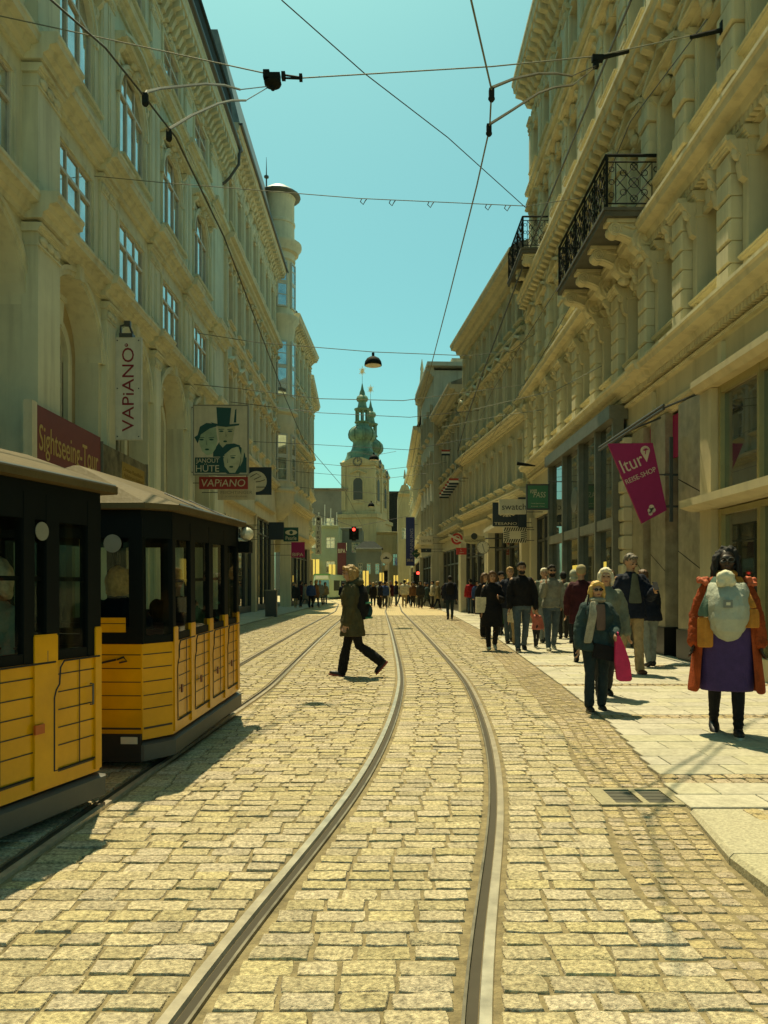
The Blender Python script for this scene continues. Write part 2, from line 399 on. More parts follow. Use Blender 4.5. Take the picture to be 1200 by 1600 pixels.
while y < 60: kl.box(XLEFT-.115, XLEFT-.005, y+.004, y+.996, -.05, .03); y += 1.0
struct('kerb', kl, GRANITE)
# gully grate
gr = thing('drain_grate', 'cast iron gully grate with two slotted panels in the gutter setts', 'drain grate', (1.555, 4.78, 0))
f = MB()
for x0, x1, y0, y1 in ((-.27, .26, -.19, -.15), (-.27, .26, .15, .19), (-.27, -.17, -.149, .149), (.19, .26, -.149, .149), (-.005, .03, -.149, .149)): f.box(x0, x1, y0, y1, -.03, .004)
f.build('frame', mat('gully_stone', (.3, .26, .15), .8, .2, 30, .3, 60), gr)
for x0 in (-.17, .03):
    f = MB()
    for k in range(9): f.box(x0+.001, x0+.158, -.145+k*.033, -.145+k*.033+.017, -.02, -.004)
    f.build('slotted_panel', flat('grate_iron', (.13, .12, .085), .6), gr)
MB().box(-.169, .189, -.148, .148, -.0090, -.0085).build('pit', flat('pit_shade', (.035, .032, .022), .9), gr)  # thin dark sheet; the shade of the pit is put into its colour
# ---------------------------------------------------------------- facade kit (local: x along the front, y outwards, z up)
def cprof(v, h, p, w=-.02):
    return [(w, v), (.22*p, v), (.26*p, v+.22*h), (.5*p, v+.30*h), (.56*p, v+.52*h), (.9*p, v+.58*h), (.94*p, v+.78*h), (p, v+.84*h), (p, v+.96*h), (p*.9, v+h), (w, v+h*1.06)]
class Building:
    def __init__(s, name, label, cat, far, near, side, depth=9, group=None):
        # side 'R': local x runs away from the camera; side 'L': towards it
        p0, p1 = (near, far) if side == 'R' else (far, near)
        s.p0 = Vector((*p0, 0)); s.p1 = Vector((*p1, 0)); d = s.p1-s.p0; s.L = d.length; s.side = side; s.depth = depth
        s.root = thing(name, label, cat, s.p0, math.atan2(d.y, d.x), group); s.cache = {}
    def u(s, y): return (y-s.p0.y)/(s.p1.y-s.p0.y)*s.L
    def put(s, key, fn, name, m, loc, child=None, smooth=False):
        if key not in s.cache: s.cache[key] = fn().mesh(name, m, smooth)
        return link(name, s.cache[key], child or s.root, loc)
    def wall(s, name, m, v0, v1, ops, u0=0, u1=None, reveal=.28, w=0.0):
        u1 = s.L if u1 is None else u1; mb = MB()
        us = sorted({u0, u1, *[o[0] for o in ops], *[o[1] for o in ops]}); us = [a for a in us if u0 <= a <= u1]
        vs = sorted({v0, v1, *[o[2] for o in ops], *[o[3] for o in ops]}); vs = [a for a in vs if v0 <= a <= v1]
        for a, b in zip(us, us[1:]):
            if b-a < 1e-5: continue
            for c, d in zip(vs, vs[1:]):
                if d-c < 1e-5: continue
                cu, cv = (a+b)/2, (c+d)/2
                if any(o[0] < cu < o[1] and o[2] < cv < o[3] for o in ops): continue
                mb.quad((a, w, c), (b, w, c), (b, w, d), (a, w, d))
        for o in ops:
            a, b, c, d = o[:4]; r = reveal
            mb.quad((a, w, c), (a, w, d), (a, w-r, d), (a, w-r, c)); mb.quad((b, w, c), (b, w-r, c), (b, w-r, d), (b, w, d))
            mb.quad((a, w, d), (b, w, d), (b, w-r, d), (a, w-r, d)); mb.quad((a, w, c), (a, w-r, c), (b, w-r, c), (b, w, c))
        dp = s.depth
        mb.quad((u0, w, v0), (u0, -dp, v0), (u0, -dp, v1), (u0, w, v1)); mb.quad((u1, w, v0), (u1, w, v1), (u1, -dp, v1), (u1, -dp, v0))
        mb.quad((u0, -dp, v0), (u1, -dp, v0), (u1, -dp, v1), (u0, -dp, v1)); mb.quad((u0, w, v1), (u0, -dp, v1), (u1, -dp, v1), (u1, w, v1))
        return mb.build(name, m, s.root)
    def cornice(s, v, h, p, m, u0=0, u1=None, mod=0, dent=0, name='cornice', breaks=(), modh=None):
        u1 = s.L if u1 is None else u1; mb = MB().sweep(cprof(v, h, p), u0, u1)
        for a, b, q in breaks: mb.sweep([(x+(q if x > 0 else 0), z+.002) for x, z in cprof(v, h, p)], a, b)
        if mod:
            n = max(1, int((u1-u0)/mod)); st = (u1-u0)/n; mh = modh or h*.5
            for i in range(n):
                a = u0+(i+.28)*st; b = u0+(i+.72)*st
                mb.prism([(.02, v+h*.52-mh), (.02, v+h*.55), (.84*p, v+h*.55), (.84*p, v+h*.55-mh*.35), (.5*p, v+h*.55-mh*.5), (.3*p, v+h*.5-mh*.9)], a, b)
        if dent:
            n = max(1, int((u1-u0)/dent)); st = (u1-u0)/n
            for i in range(n): mb.box(u0+(i+.2)*st, u0+(i+.8)*st, .2*p, .47*p, v+.03*h, v+.26*h)
        return mb.build(name, m, s.root)
    def window(s, uc, v0, v1, wd, style='double', dpt=.2, arch=False):
        h = v1-v0
        def fr():
            mb = MB(); t = .055; a = wd/2
            mb.box(-a, -a+t, -.05, .03, 0, h); mb.box(a-t, a, -.05, .03, 0, h); mb.box(-a+t, a-t, -.05, .028, 0, t); mb.box(-a+t, a-t, -.05, .028, h-t, h)
            tr = h*(.68 if style != 'low' else .72)
            mb.box(-a+t, a-t, -.05, .045, tr-.035, tr+.035)
            for x in ((0,) if style in ('double', 'low') else (-wd/6, wd/6)): mb.box(x-.035, x+.035, -.05, .04, t, tr-.035); mb.box(x-.025, x+.025, -.05, .02, tr+.035, h-t)
            if style == 'double':
                mb.box(-a+t, -.035, -.03, .012, tr*.5-.012, tr*.5+.012); mb.box(.035, a-t, -.03, .012, tr*.5-.012, tr*.5+.012)
            return mb
        f = s.put(('w', round(wd, 3), round(h, 3), style), fr, 'window', WINFRAME, (uc, -dpt, v0))
        s.put(('g', round(wd, 3), round(h, 3)), lambda: MB().box(-wd/2+.03, wd/2-.03, -.045, -.012, .03, h-.03), 'glass', WINGLASS, (0, 0, 0), f)
        return f
    def surround(s, uc, v0, v1, wd, m, hood=None, sill=True, t=.14, p=.08, key=True):
        h = v1-v0; a = wd/2
        def fn():
            mb = MB()
            for sg in (-1, 1):
                x0, x1 = sorted((sg*(a+.004), sg*(a+t))); mb.box(x0, x1, -.02, p, 0, h+.002); x0, x1 = sorted((sg*(a+t*.35), sg*(a+t*.99))); mb.box(x0, x1, p-.01, p+.03, 0, h+.04)
            mb.box(-a-t-.01, a+t+.01, -.02, p+.012, h+.004, h+t)
            if sill: mb.sweep(cprof(-.17, .15, .24), -a-t-.08, a+t+.08)
            if key: mb.prism([(-.09, h-.02), (.09, h-.02), (.13, h+t+.12), (-.13, h+t+.12)], -.02, p+.09, 'y')
            hw = a+t+.14; z = h+t+.14
            if hood:
                for sg in (-1, 1):                                   # scrolled brackets
                    x0, x1 = sorted((sg*(hw-.02), sg*(hw-.15)))
                    mb.prism([(-.02, z-.42), (.06, z-.42), (.10, z-.3), (.09, z-.2), (.2, z-.1), (.24, z-.002), (-.02, z-.002)], x0, x1)
                mb.sweep(cprof(z, .15, .34), -hw-.08, hw+.08)
                if hood in ('tri', 'bust'):
                    q = hw+.06; r = q*.42
                    mb.prism([(-q, z+.152), (q, z+.152), (0, z+.152+r)], -.02, .14, 'y')
                    for sg in (-1, 1):
                        mb.add([(0, -.02, z+.16+r), (0, .33, z+.16+r), (0, .33, z+.26+r), (0, -.02, z+.28+r), (sg*(q+.04), -.02, z+.155), (sg*(q+.04), .33, z+.155), (sg*(q+.04), .33, z+.25), (sg*(q+.04), -.02, z+.26)],
                               [(0,1,2,3),(7,6,5,4),(0,4,5,1),(1,5,6,2),(2,6,7,3),(3,7,4,0)])
                if hood == 'bust':
                    mb.ball((0, .2, z+.02), (.10, .10, .14), 8, 6); mb.ball((0, .15, z-.14), (.16, .1, .12), 8, 6); mb.ball((-.16, .12, z+.02), (.1, .06, .09), 6, 5); mb.ball((.16, .12, z+.02), (.1, .06, .09), 6, 5)
                if hood == 'seg':
                    q = hw+.08; n = 9; r = .38
                    top = [(-q+2*q*i/n, z+.155+r*math.sin(math.pi*i/n)) for i in range(n+1)]
                    mb.prism(top[::-1]+[], -.02, .12, 'y')
                    for (x0, z0), (x1, z1) in zip(top, top[1:]):
                        mb.add([(x0, -.02, z0), (x0, .3, z0), (x0, .3, z0+.09), (x0, -.02, z0+.1), (x1, -.02, z1), (x1, .3, z1), (x1, .3, z1+.09), (x1, -.02, z1+.1)],
                               [(0,1,2,3),(7,6,5,4),(0,4,5,1),(1,5,6,2),(2,6,7,3),(3,7,4,0)])
                    for dx, dz, rr in ((0, .22, .15), (-.2, .1, .11), (.2, .1, .11), (-.36, .02, .09), (.36, .02, .09), (0, -.02, .12)): mb.ball((dx, .15, z+dz), (rr, .11, rr), 7, 5)
            return mb
        return s.put(('s', round(wd, 3), round(h, 3), hood, sill, t, m.name), fn, 'window_surround', m, (uc, 0, v0))
    def arch_fill(s, uc, v1, wd, m, n=10, dp=.22, ring=True, name='window_arch'):     # turns the top of a square opening into a round arch
        a = wd/2
        def fn():
            mb = MB()
            for sg in (-1, 1):
                arc = [(sg*a*math.cos(math.pi/2*i/n), -a+a*math.sin(math.pi/2*i/n)) for i in range(n+1)]
                mb.prism([(sg*a, .0)]+arc, -dp, -.003, 'y')
            if ring:
                for i in range(2*n):
                    t0 = math.pi*i/(2*n); t1 = math.pi*(i+1)/(2*n)
                    for r0, r1, pp in ((a+.004, a+.17, .07), (a+.1, a+.2, .11)):
                        P = [(r*math.cos(t), -a+r*math.sin(t)) for t, r in ((t0, r0), (t0, r1), (t1, r1), (t1, r0))]
                        mb.prism(P, -.02, pp, 'y')
                mb.prism([(-.1, -.04), (.1, -.04), (.15, .3), (-.15, .3)], -.02, .18, 'y')
            return mb
        return s.put(('a', round(wd, 3), m.name, dp, ring), fn, name, m, (uc, 0, v1))
    def pilaster(s, uc, v0, v1, wd, p, m, cap=True, name='pilaster', panel=True, scroll=False):
        h = v1-v0
        def fn():
            mb = MB(); a = wd/2
            mb.box(-a, a, -.02, p, .22, h-.002)
            mb.box(-a-.05, a+.05, -.02, p+.05, 0, .16); mb.box(-a-.025, a+.025, -.02, p+.026, .161, .219)
            if panel: mb.box(-a+.09, a-.09, p-.01, p+.02, .4, h-.6)
            if cap:
                mb.sweep([(x+(p if x > 0 else 0), z) for x, z in cprof(h-.16, .158, .1)], -a-.06, a+.06); mb.box(-a-.02, a+.02, -.02, p+.03, h-.42, h-.38)
                for k in range(3): mb.ball((-a*.6+k*a*.6, p+.02, h-.28), (a*.3, .06, .09), 6, 5)
            if scroll:
                mb.prism([(p, h-.75), (p+.08, h-.7), (p+.12, h-.5), (p+.1, h-.4), (p+.24, h-.22), (p+.26, h-.17), (p, h-.17)], -a*.8, a*.8)
                mb.ball((0, p+.12, h-.34), (a*.7, .1, .12), 7, 5)
            return mb
        return s.put(('p', wd, round(h, 3), p, cap, m.name, panel, scroll), fn, name, m, (uc, 0, v0))
    def quoin(s, uc, v0, v1, wd, p, m, bh=.3, alt=.05, name='rusticated_pilaster', cap=True):
        h = v1-v0
        def fn():
            mb = MB(); n = max(1, int((h-(.2 if cap else 0))/bh)); b = (h-(.2 if cap else 0))/n; a = wd/2
            mb.box(-a+.02, a-.02, -.02, p-.05, 0, h-.002)
            for i in range(n):
                e = alt if i % 2 else 0; mb.block(-a-e, a+e, -.02, p+e*.6, i*b+.012, (i+1)*b-.012, .03)
            if cap: mb.sweep([(x+(p if x > 0 else 0), z) for x, z in cprof(h-.18, .17, .09)], -a-.08, a+.08)
            return mb
        return s.put(('q', wd, round(h, 3), p, bh, alt, m.name, cap), fn, name, m, (uc, 0, v0))
    def roof(s, v, rise, m, over=.45, back=None, name='roof', u0=0, u1=None, setb=None):
        u1 = s.L if u1 is None else u1; d = s.depth if back is None else back; sb = d*.5 if setb is None else setb
        return MB().prism([(over, v), (over, v+.12), (-sb, v+rise), (-d, v+rise), (-d, v)], u0, u1).build(name, m, s.root)
    def gutter(s, v, p, m, u0=0, u1=None):
        u1 = s.L if u1 is None else u1
        arc = [(p+.09*math.cos(t), v+.09*math.sin(t)) for t in [math.pi+i*math.pi/6 for i in range(7)]]
        return MB().sweep(arc+[(p+.09, v+.02), (p-.09, v+.02)], u0, u1).build('gutter', m, s.root)
def simple_front(b, m, top, floors, bay, wd, cornices, first=None, pil=None, shop=4.5, ph=.28, count=None):
    """a plain rendered front: floors = [(sill, head, hood)], cornices = [(v, h, p, mod)]"""
    L = b.L; n = count or max(1, int(L/bay)); st = L/n; cs = [st*(i+.5) for i in range(n)]
    ops = [(c-wd/2, c+wd/2, f[0], f[1]) for c in cs for f in floors]
    b.wall('wall', m, shop, top, ops, reveal=.22)
    for c in cs:
        for f in floors:
            b.window(c, f[0], f[1], wd, 'double' if f[1]-f[0] > 1.3 else 'low', .17); b.surround(c, f[0], f[1], wd, m, f[2], True, .12, .07)
    for v, h, p, md in cornices: b.cornice(v, h, p, m, mod=md)
    if pil:
        for i in range(n+1): b.pilaster(min(max(st*i, .25), L-.25), pil[0], pil[1], pil[2], pil[3], m)
def shopfront(b, u0, u1, v1, label_mat, m, bays=3, w=.05, door=True, lit=None):
    """glazed ground floor: pillars, fascia, display windows with frames"""
    mb = MB(); mb.box(u0, u1, -.5, -.02, v1-.7, v1); mb.sweep(cprof(v1-.12, .118, .18), u0, u1)
    mb.box(u0+.001, u0+.3, -.6, w, 0, v1-.701); mb.box(u1-.3, u1-.001, -.6, w, 0, v1-.701); mb.build('shop_surround', m, b.root)
    st = (u1-u0-.6)/bays
    for i in range(bays):
        a = u0+.3+i*st; c = a+st; h = v1-.7
        f = MB(); t = .06
        f.box(a, a+t, -.3, -.1, .02, h-.002); f.box(c-t, c-.001, -.3, -.1, .02, h-.002); f.box(a+t, c-t, -.3, -.1, .02, .35); f.box(a+t, c-t, -.28, -.12, h-.9, h-.82); f.box(a+t, c-t, -.28, -.12, h-.08, h-.002)
        fo = f.build('shop_window', label_mat, b.root)
        MB().box(a+t+.001, c-t-.001, -.22, -.19, .351, h-.081).build('glass', SHOPGLASS, fo)
        if lit and i in lit: MB().box(a+.3, c-.3, -.188, -.184, 1.0, 2.3).build('lit_poster', lit[i], fo)
# ---------------------------------------------------------------- left near building (arched ground floor)
L1 = Building('town_house', 'tall cream stone building with arched shop bays beside the yellow wagons', 'building', (-7, 33), (-7, 1.5), 'L', 10)
cs = [L1.u(17.2+3.88*k) for k in range(-3, 5)]; cs = [c for c in cs if 1.2 < c < L1.L-1.2]
bd = [L1.u(15.26+3.88*k) for k in range(-3, 5)]
bd = [c for c in bd if .3 < c < L1.L-.3]
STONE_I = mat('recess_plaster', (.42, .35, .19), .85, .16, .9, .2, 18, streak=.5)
L1.wall('lower_wall', STONE_L, 0, 8.6, [(c-1.45, c+1.45, -.01, 8.2) for c in cs], reveal=.6)
L1.wall('upper_wall', STONE_L, 8.6, 19.9, [o for c in cs for o in ((c-1.02, c+1.02, 9.1, 10.95), (c-1.02, c+1.02, 12.6, 15.2), (c-.95, c+.95, 17.2, 18.7))], reveal=.10)
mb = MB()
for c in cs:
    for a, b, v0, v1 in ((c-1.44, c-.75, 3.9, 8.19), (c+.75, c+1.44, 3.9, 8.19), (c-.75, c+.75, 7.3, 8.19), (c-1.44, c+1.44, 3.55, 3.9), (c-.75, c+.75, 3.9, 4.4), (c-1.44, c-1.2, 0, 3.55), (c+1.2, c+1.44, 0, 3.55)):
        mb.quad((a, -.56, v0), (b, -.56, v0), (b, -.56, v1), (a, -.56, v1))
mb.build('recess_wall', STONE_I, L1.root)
for c in cs:
    L1.arch_fill(c, 8.2, 2.9, STONE_L, 12, .58, True, 'shop_arch')
    f = MB(); f.box(c-.75, c-.66, -.66, -.58, 4.4, 7.3); f.box(c+.66, c+.75, -.66, -.58, 4.4, 7.3); f.box(c-.03, c+.03, -.65, -.59, 4.4, 7.3); f.box(c-.66, c+.66, -.655, -.585, 5.95, 6.05)
    wo = f.build('window', WINFRAME, L1.root); MB().box(c-.74, c+.74, -.64, -.61, 4.41, 7.29).build('glass', SHOPGLASS, wo)
    mb = MB()
    for sg in (-1, 1):
        arc = [(c+sg*.74*math.cos(math.pi/2*i/8), 6.56+.74*math.sin(math.pi/2*i/8)) for i in range(9)]
        mb.prism([(c+sg*.74, 7.3)]+arc, -.6, -.565, 'y')
    for i in range(16):
        t0 = math.pi*i/16; t1 = math.pi*(i+1)/16
        mb.prism([(c+r*math.cos(t), 6.56+r*math.sin(t)) for t, r in ((t0, .76), (t0, .98), (t1, .98), (t1, .76))], -.57, -.44, 'y')
    mb.box(c-.98, c-.76, -.57, -.45, 4.3, 6.56); mb.box(c+.76, c+.98, -.57, -.45, 4.3, 6.56); mb.box(c-1.1, c+1.1, -.57, -.38, 4.15, 4.29)
    mb.prism([(c-.12, 7.2), (c+.12, 7.2), (c+.2, 7.75), (c-.2, 7.75)], -.57, -.3, 'y'); mb.box(c-.26, c+.26, -.57, -.26, 7.752, 7.86)
    mb.build('window_surround', STONE_L, L1.root)
    f = MB(); f.box(c-1.2, c+1.2, -.75, -.66, .0, .4); f.box(c-1.2, c+1.2, -.74, -.67, 2.7, 2.8); f.box(c-.04, c+.04, -.745, -.665, .4, 2.7)
    wo = f.build('shop_window', DARKMETAL, L1.root); MB().box(c-1.199, c+1.199, -.72, -.69, .02, 3.55).build('glass', SHOPGLASS, wo)
big = min(bd, key=lambda q: abs(q-L1.u(15.26)))
brk = lambda q: [(c-(.62 if c == big else .62), c+(.62 if c == big else .62), .34 if c == big else .12) for c in bd]
L1.cornice(8.36, .5, .42, STONE_L, breaks=brk(0), dent=.0)
L1.cornice(11.4, .5, .42, STONE_L, breaks=brk(0))
L1.cornice(12.02, .22, .16, STONE_L, name='string_course', breaks=[(c-.98, c+.98, .1) for c in cs])
L1.cornice(16.35, .36, .30, STONE_L, breaks=brk(0), name='string_course')
L1.cornice(19.1, .85, .70, STONE_L, mod=.40, modh=.6)
fz = MB()                                                      # leafy scrolls along the frieze under the eaves
rr = random.Random(2)
for i in range(int(L1.L/.155)):
    fz.ball((.08+i*.155, .05, 18.98+rr.uniform(-.08, .08)), (.075, .08, rr.uniform(.08, .16)), 6, 4)
fz.box(0, L1.L, -.02, .02, 18.8, 19.09); fz.build('frieze', STONE_L, L1.root)
L1.gutter(20.06, .74, DARKMETAL)
MB().prism([(.55, 20.0), (.30, 22.2), (.36, 22.25), (.36, 22.4), (-3, 22.6), (-9, 22.6), (-9, 20.0)], 0, L1.L).build('roof', ROOFDARK, L1.root)
MB().tube([(.25, .74, 20.0), (.3, .70, 19.3), (.2, .3, 18.8), (.2, .1, 18.6), (.2, -.05, 18.5)], .06, 8).build('downpipe', DARKMETAL, L1.root, True)
for c in cs:
    L1.window(c, 9.1, 10.95, 2.04, 'triple', .05); L1.surround(c, 9.1, 10.95, 2.04, STONE_L, None, False, .13, .015, False)
    L1.window(c, 12.6, 15.2, 2.04, 'triple', .05); L1.arch_fill(c, 15.2, 2.04, STONE_L, dp=.085)
    L1.surround(c, 12.6, 15.1, 2.06, STONE_L, 'seg', True, .12, .03, False)
    L1.window(c, 17.2, 18.7, 1.9, 'double', .05); L1.surround(c, 17.2, 18.7, 1.9, STONE_L, None, True, .13, .03)
    MB().box(c-.95, c+.95, -.02, .08, 8.93, 9.0).build('sill', STONE_L, L1.root)
for c in bd:
    if c == big:
        L1.pilaster(c, 8.9, 11.36, 1.0, .30, STONE_L, True, 'pilaster', False); L1.pilaster(c, 11.95, 16.3, 1.0, .30, STONE_L, True, 'pilaster', False)
        L1.pilaster(c, 0, 8.3, 1.0, .30, STONE_L, True, 'pilaster', False)
        pass
    else:
        for dx in (-.24, .26):
            L1.pilaster(c+dx, 8.9, 11.36, .42, .06, STONE_L); L1.pilaster(c+dx, 11.95, 16.3, .42, .07, STONE_L, scroll=False)
        L1.pilaster(c, 0, 8.3, .62, .14, STONE_L)
    L1.pilaster(c, 16.75, 18.75, .8, .06, STONE_L)

# ---------------------------------------------------------------- right near building
R1 = Building('town_house', 'long ochre stone building with glazed shops and iron balconies beside the pavement', 'building', (5.4, 28.4), (5.4, 2.5), 'R', 10)
u = R1.u; bay = 1.85; n1 = 14
cs = [.8+bay*k for k in range(n1)]; bd = [c-bay/2 for c in cs]+[cs[-1]+bay/2]; bd = [min(max(b, .25), R1.L-.26) for b in bd]
ops = []
for c in cs: ops += [(c-.42, c+.42, 6.2, 7.75), (c-.46, c+.46, 9.25, 10.75), (c-.46, c+.46, 13.1, 14.9), (c-.45, c+.45, 16.4, 17.9)]
R1.wall('upper_wall', STONE_R, 5.35, 19.6, ops, reveal=.25)
R1.wall('fascia_wall', PLASTER, 4.72, 5.35, [], w=.1); 
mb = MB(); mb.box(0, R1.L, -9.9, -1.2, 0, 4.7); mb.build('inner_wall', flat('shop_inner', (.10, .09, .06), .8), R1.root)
R1.cornice(5.33, .42, .52, STONE_R, dent=.11, breaks=[(u(15.0), u(15.5), .08)])
R1.cornice(8.0, .52, .52, STONE_R, dent=.13)
R1.cornice(11.42, .6, .62, STONE_R, mod=.37, modh=.5)
R1.cornice(12.32, .2, .14, STONE_R, name='string_course')
R1.cornice(15.55, .32, .3, STONE_R, name='string_course')
R1.cornice(19.0, .95, .78, STONE_R, mod=.42, modh=.6)
R1.roof(19.95, 3.0, ROOFGREY, .7)
R1.cornice(4.60, .16, .16, STONE_R, name='fascia_moulding'); R1.cornice(5.16, .12, .2, STONE_R, name='fascia_moulding', dent=.07)
for c in cs:
    R1.window(c, 6.2, 7.75, .84, 'low', .2)
    R1.surround(c, 6.2, 7.6, .84, STONE_R, None, True, .1, .06, True)
    R1.window(c, 9.25, 10.75, .92, 'double', .2); R1.surround(c, 9.25, 10.62, .92, STONE_R, 'bust', True, .13, .1, False)
    R1.window(c, 13.1, 14.9, .92, 'double', .2); R1.surround(c, 13.1, 14.7, .92, STONE_R, 'flat', True, .13, .1)
    R1.window(c, 16.4, 17.9, .9, 'double', .2); R1.surround(c, 16.4, 17.9, .9, STONE_R, None, True, .13, .08)
for i, b in enumerate(bd):
    R1.quoin(b, 5.78, 7.98, .46, .32, STONE_R, .3, .0); R1.quoin(b, 8.56, 11.4, .44, .26, STONE_R, .33, .06)
    R1.quoin(b, 12.55, 15.5, .44, .16, STONE_R, .36, .0); R1.pilaster(b, 15.9, 18.4, .44, .14, STONE_R)
    if i < len(bd)-1:
        for dx in (.42, bay-.42): R1.pilaster(b+dx, 5.78, 7.98, .18, .16, STONE_R, True, 'console_pilaster', False, True)
fz = MB()
for i in range(int(R1.L/.2)): fz.ball((.1+i*.2, .04, 18.72+rr.uniform(-.06, .06)), (.09, .07, .15), 6, 4)
fz.build('frieze', STONE_R, R1.root)
# panels between fascia mouldings
k = 0
while k*3.1+.2 < R1.L:
    MB().box(.2+k*3.1, .34+k*3.1, .09, .17, 4.78, 5.15).build('fascia_pilaster', STONE_R, R1.root); k += 1
def scroll_console(b, uc, v, d, h, wd, m):
    def fn():
        mb = MB(); c1 = (.27*d, -.50*h, .36*h); c2 = (.84*d, -.24*h, .17*h)
        mb.box(-wd/2-.03, wd/2+.03, -.02, d, -.07, 0)
        for cy, cz, r_ in (c1, c2): mb.prism([(cy+r_*math.cos(2*math.pi*j/18), cz+r_*math.sin(2*math.pi*j/18)) for j in range(18)], -wd/2, wd/2)
        lo = [(.27*d+.3*h, -.62*h), (.5*d, -.55*h), (.66*d, -.44*h), (.8*d, -.38*h)]
        mb.prism([(-.02, -.071), (.9*d, -.071), (.9*d, -.3*h)]+lo[::-1]+[(.27*d, -.5*h), (-.02, -.6*h)], -wd/2+.02, wd/2-.02)
        for sx in (-1, 1):
            for cy, cz, r_ in (c1, c2):
                mb.tube([(sx*wd/2, cy+(r_*.94-.62*r_*q/26)*math.cos(-.6+q*.5*sx*sx), cz+(r_*.94-.62*r_*q/26)*math.sin(-.6+q*.5)) for q in range(27)], .030*r_/.28+.008, 5)
                mb.ball((sx*wd/2, cy, cz), (.03, r_*.2, r_*.2), 8, 5)
            mb.tube([(sx*wd/2, .27*d+.3*h, -.58*h)]+[(sx*wd/2, y_, z_+.03) for y_, z_ in lo[1:]], .025, 5)
            mb.tube([(sx*wd/2, .30*d, -.12*h), (sx*wd/2, .5*d, -.22*h), (sx*wd/2, .68*d, -.16*h)], .03, 5)
        mb.ball((0, .10, -.98*h), (wd*.4, .10, .14), 8, 5); mb.ball((0, .3*d, -.9*h), (wd*.45, .14, .09), 8, 5)
        return mb
    return b.put(('sc', d, h, wd), fn, 'scroll_bracket', m, (uc, 0, v), None, False)
def balcony(b, ua, ub, v, d, m, nb):
    r = MB(); r.box(ua, ub, -.02, d, v-.16, v-.06); r.box(ua-.03, ub+.03, -.02, d+.03, v-.06, v); sl = r.build('balcony', mat('balcony_slab', (.10, .10, .08), .7, .2, 3), b.root)
    def panel(P, Q, nm):
        mb = MB(); P = Vector(P); Q = Vector(Q); L = (Q-P).length; D = (Q-P)/L; H = 1.02; k = max(1, round(L/.9)); st = L/k
        for z, rr_ in ((H, .03), (H-.13, .014), (.08, .016)): mb.tube([P+Vector((0,0,z)), Q+Vector((0,0,z))], rr_, 6)
        for i in range(k+1): mb.tube([P+D*st*i, P+D*st*i+Vector((0,0,H))], .02, 6)
        for i in range(k):
            o = P+D*(st*i); A = lambda s_, z: o+D*(s_*st)+Vector((0,0,z))
            for s0, z0, s1, z1 in ((.18,.12,.82,.86),(.82,.12,.18,.86),(.18,.42,.55,.86),(.82,.42,.45,.86),(.18,.56,.55,.12),(.82,.56,.45,.12)): mb.tube([A(s0, z0), A(s1, z1)], .010, 4)
            for s0 in (.16, .84): mb.tube([A(s0, .08), A(s0, H-.13)], .010, 4)
            for cs_, cz, r_ in ((.5,.49,.10),(.5,.80,.07),(.5,.18,.07),(.08,.25,.05),(.08,.5,.05),(.08,.75,.05),(.92,.25,.05),(.92,.5,.05),(.92,.75,.05),(.3,.3,.06),(.7,.3,.06),(.3,.68,.06),(.7,.68,.06)):
                mb.tube([A(cs_, cz)+D*(r_*math.cos(2*math.pi*j/9))+Vector((0,0,r_*math.sin(2*math.pi*j/9))) for j in range(10)], .009, 4, False)
        mb.build(nm, IRON, sl)
    panel((ua, d-.03, v), (ub, d-.03, v), 'railing'); panel((ua, .05, v), (ua, d-.05, v), 'railing'); panel((ub, .05, v), (ub, d-.05, v), 'railing')
    for i in range(nb): scroll_console(b, ua+.25+(ub-ua-.5)*i/(nb-1), v-.162, d*.93, .78, .24, m)
balcony(R1, u(15.0), u(19.1), 8.72, 1.14, STONE_R, 4)
balcony(R1, u(25.3), u(28.2), 12.5, .95, STONE_R, 3)
# nearest shop: stone framed bay window
e = R1.root; uA, uB = 0.0, u(12.5); FRM = mat('pale_shop_frame', (.56, .48, .28), .6, .1, 1.2, streak=.3); BRASS = flat('brass_glazing_bar', (.42, .36, .16), .35, metal=.5)
mb = MB(); mb.box(uB-.42, uB, -.6, .30, 0, 4.44); mb.sweep([(-.02, 4.45), (.36, 4.45), (.44, 4.54), (.44, 4.64), (-.02, 4.72)], uA, uB+.04); mb.sweep([(-.02, 2.54), (.4, 2.54), (.58, 2.60), (.58, 2.72), (.4, 2.77), (-.02, 2.77)], uA, uB+.14)
mb.box(uA, uB-.421, -.02, .26, 0, .32); mb.build('shop_frame', FRM, e)
f = MB()
xs = [uB-.5, uB-1.75, uB-3.0, uB-4.25, uB-5.5, uB-6.8]
for x in xs: f.box(x-.035, x+.035, .06, .2, 2.801, 4.449); 
for x in xs: f.box(x-.06, x+.03, .06, .2, .321, 2.519)
f.box(uA, uB-.43, .06, .19, 4.33, 4.449); f.box(uA, uB-.43, .06, .19, 2.43, 2.519)
so = f.build('shop_window', BRASS, e)
MB().box(uA, uB-.43, .10, .13, 2.802, 4.33).build('glass', SHOPGLASS, so); MB().box(uA, uB-.43, .10, .13, .321, 2.43).build('glass', SHOPGLASS, so)
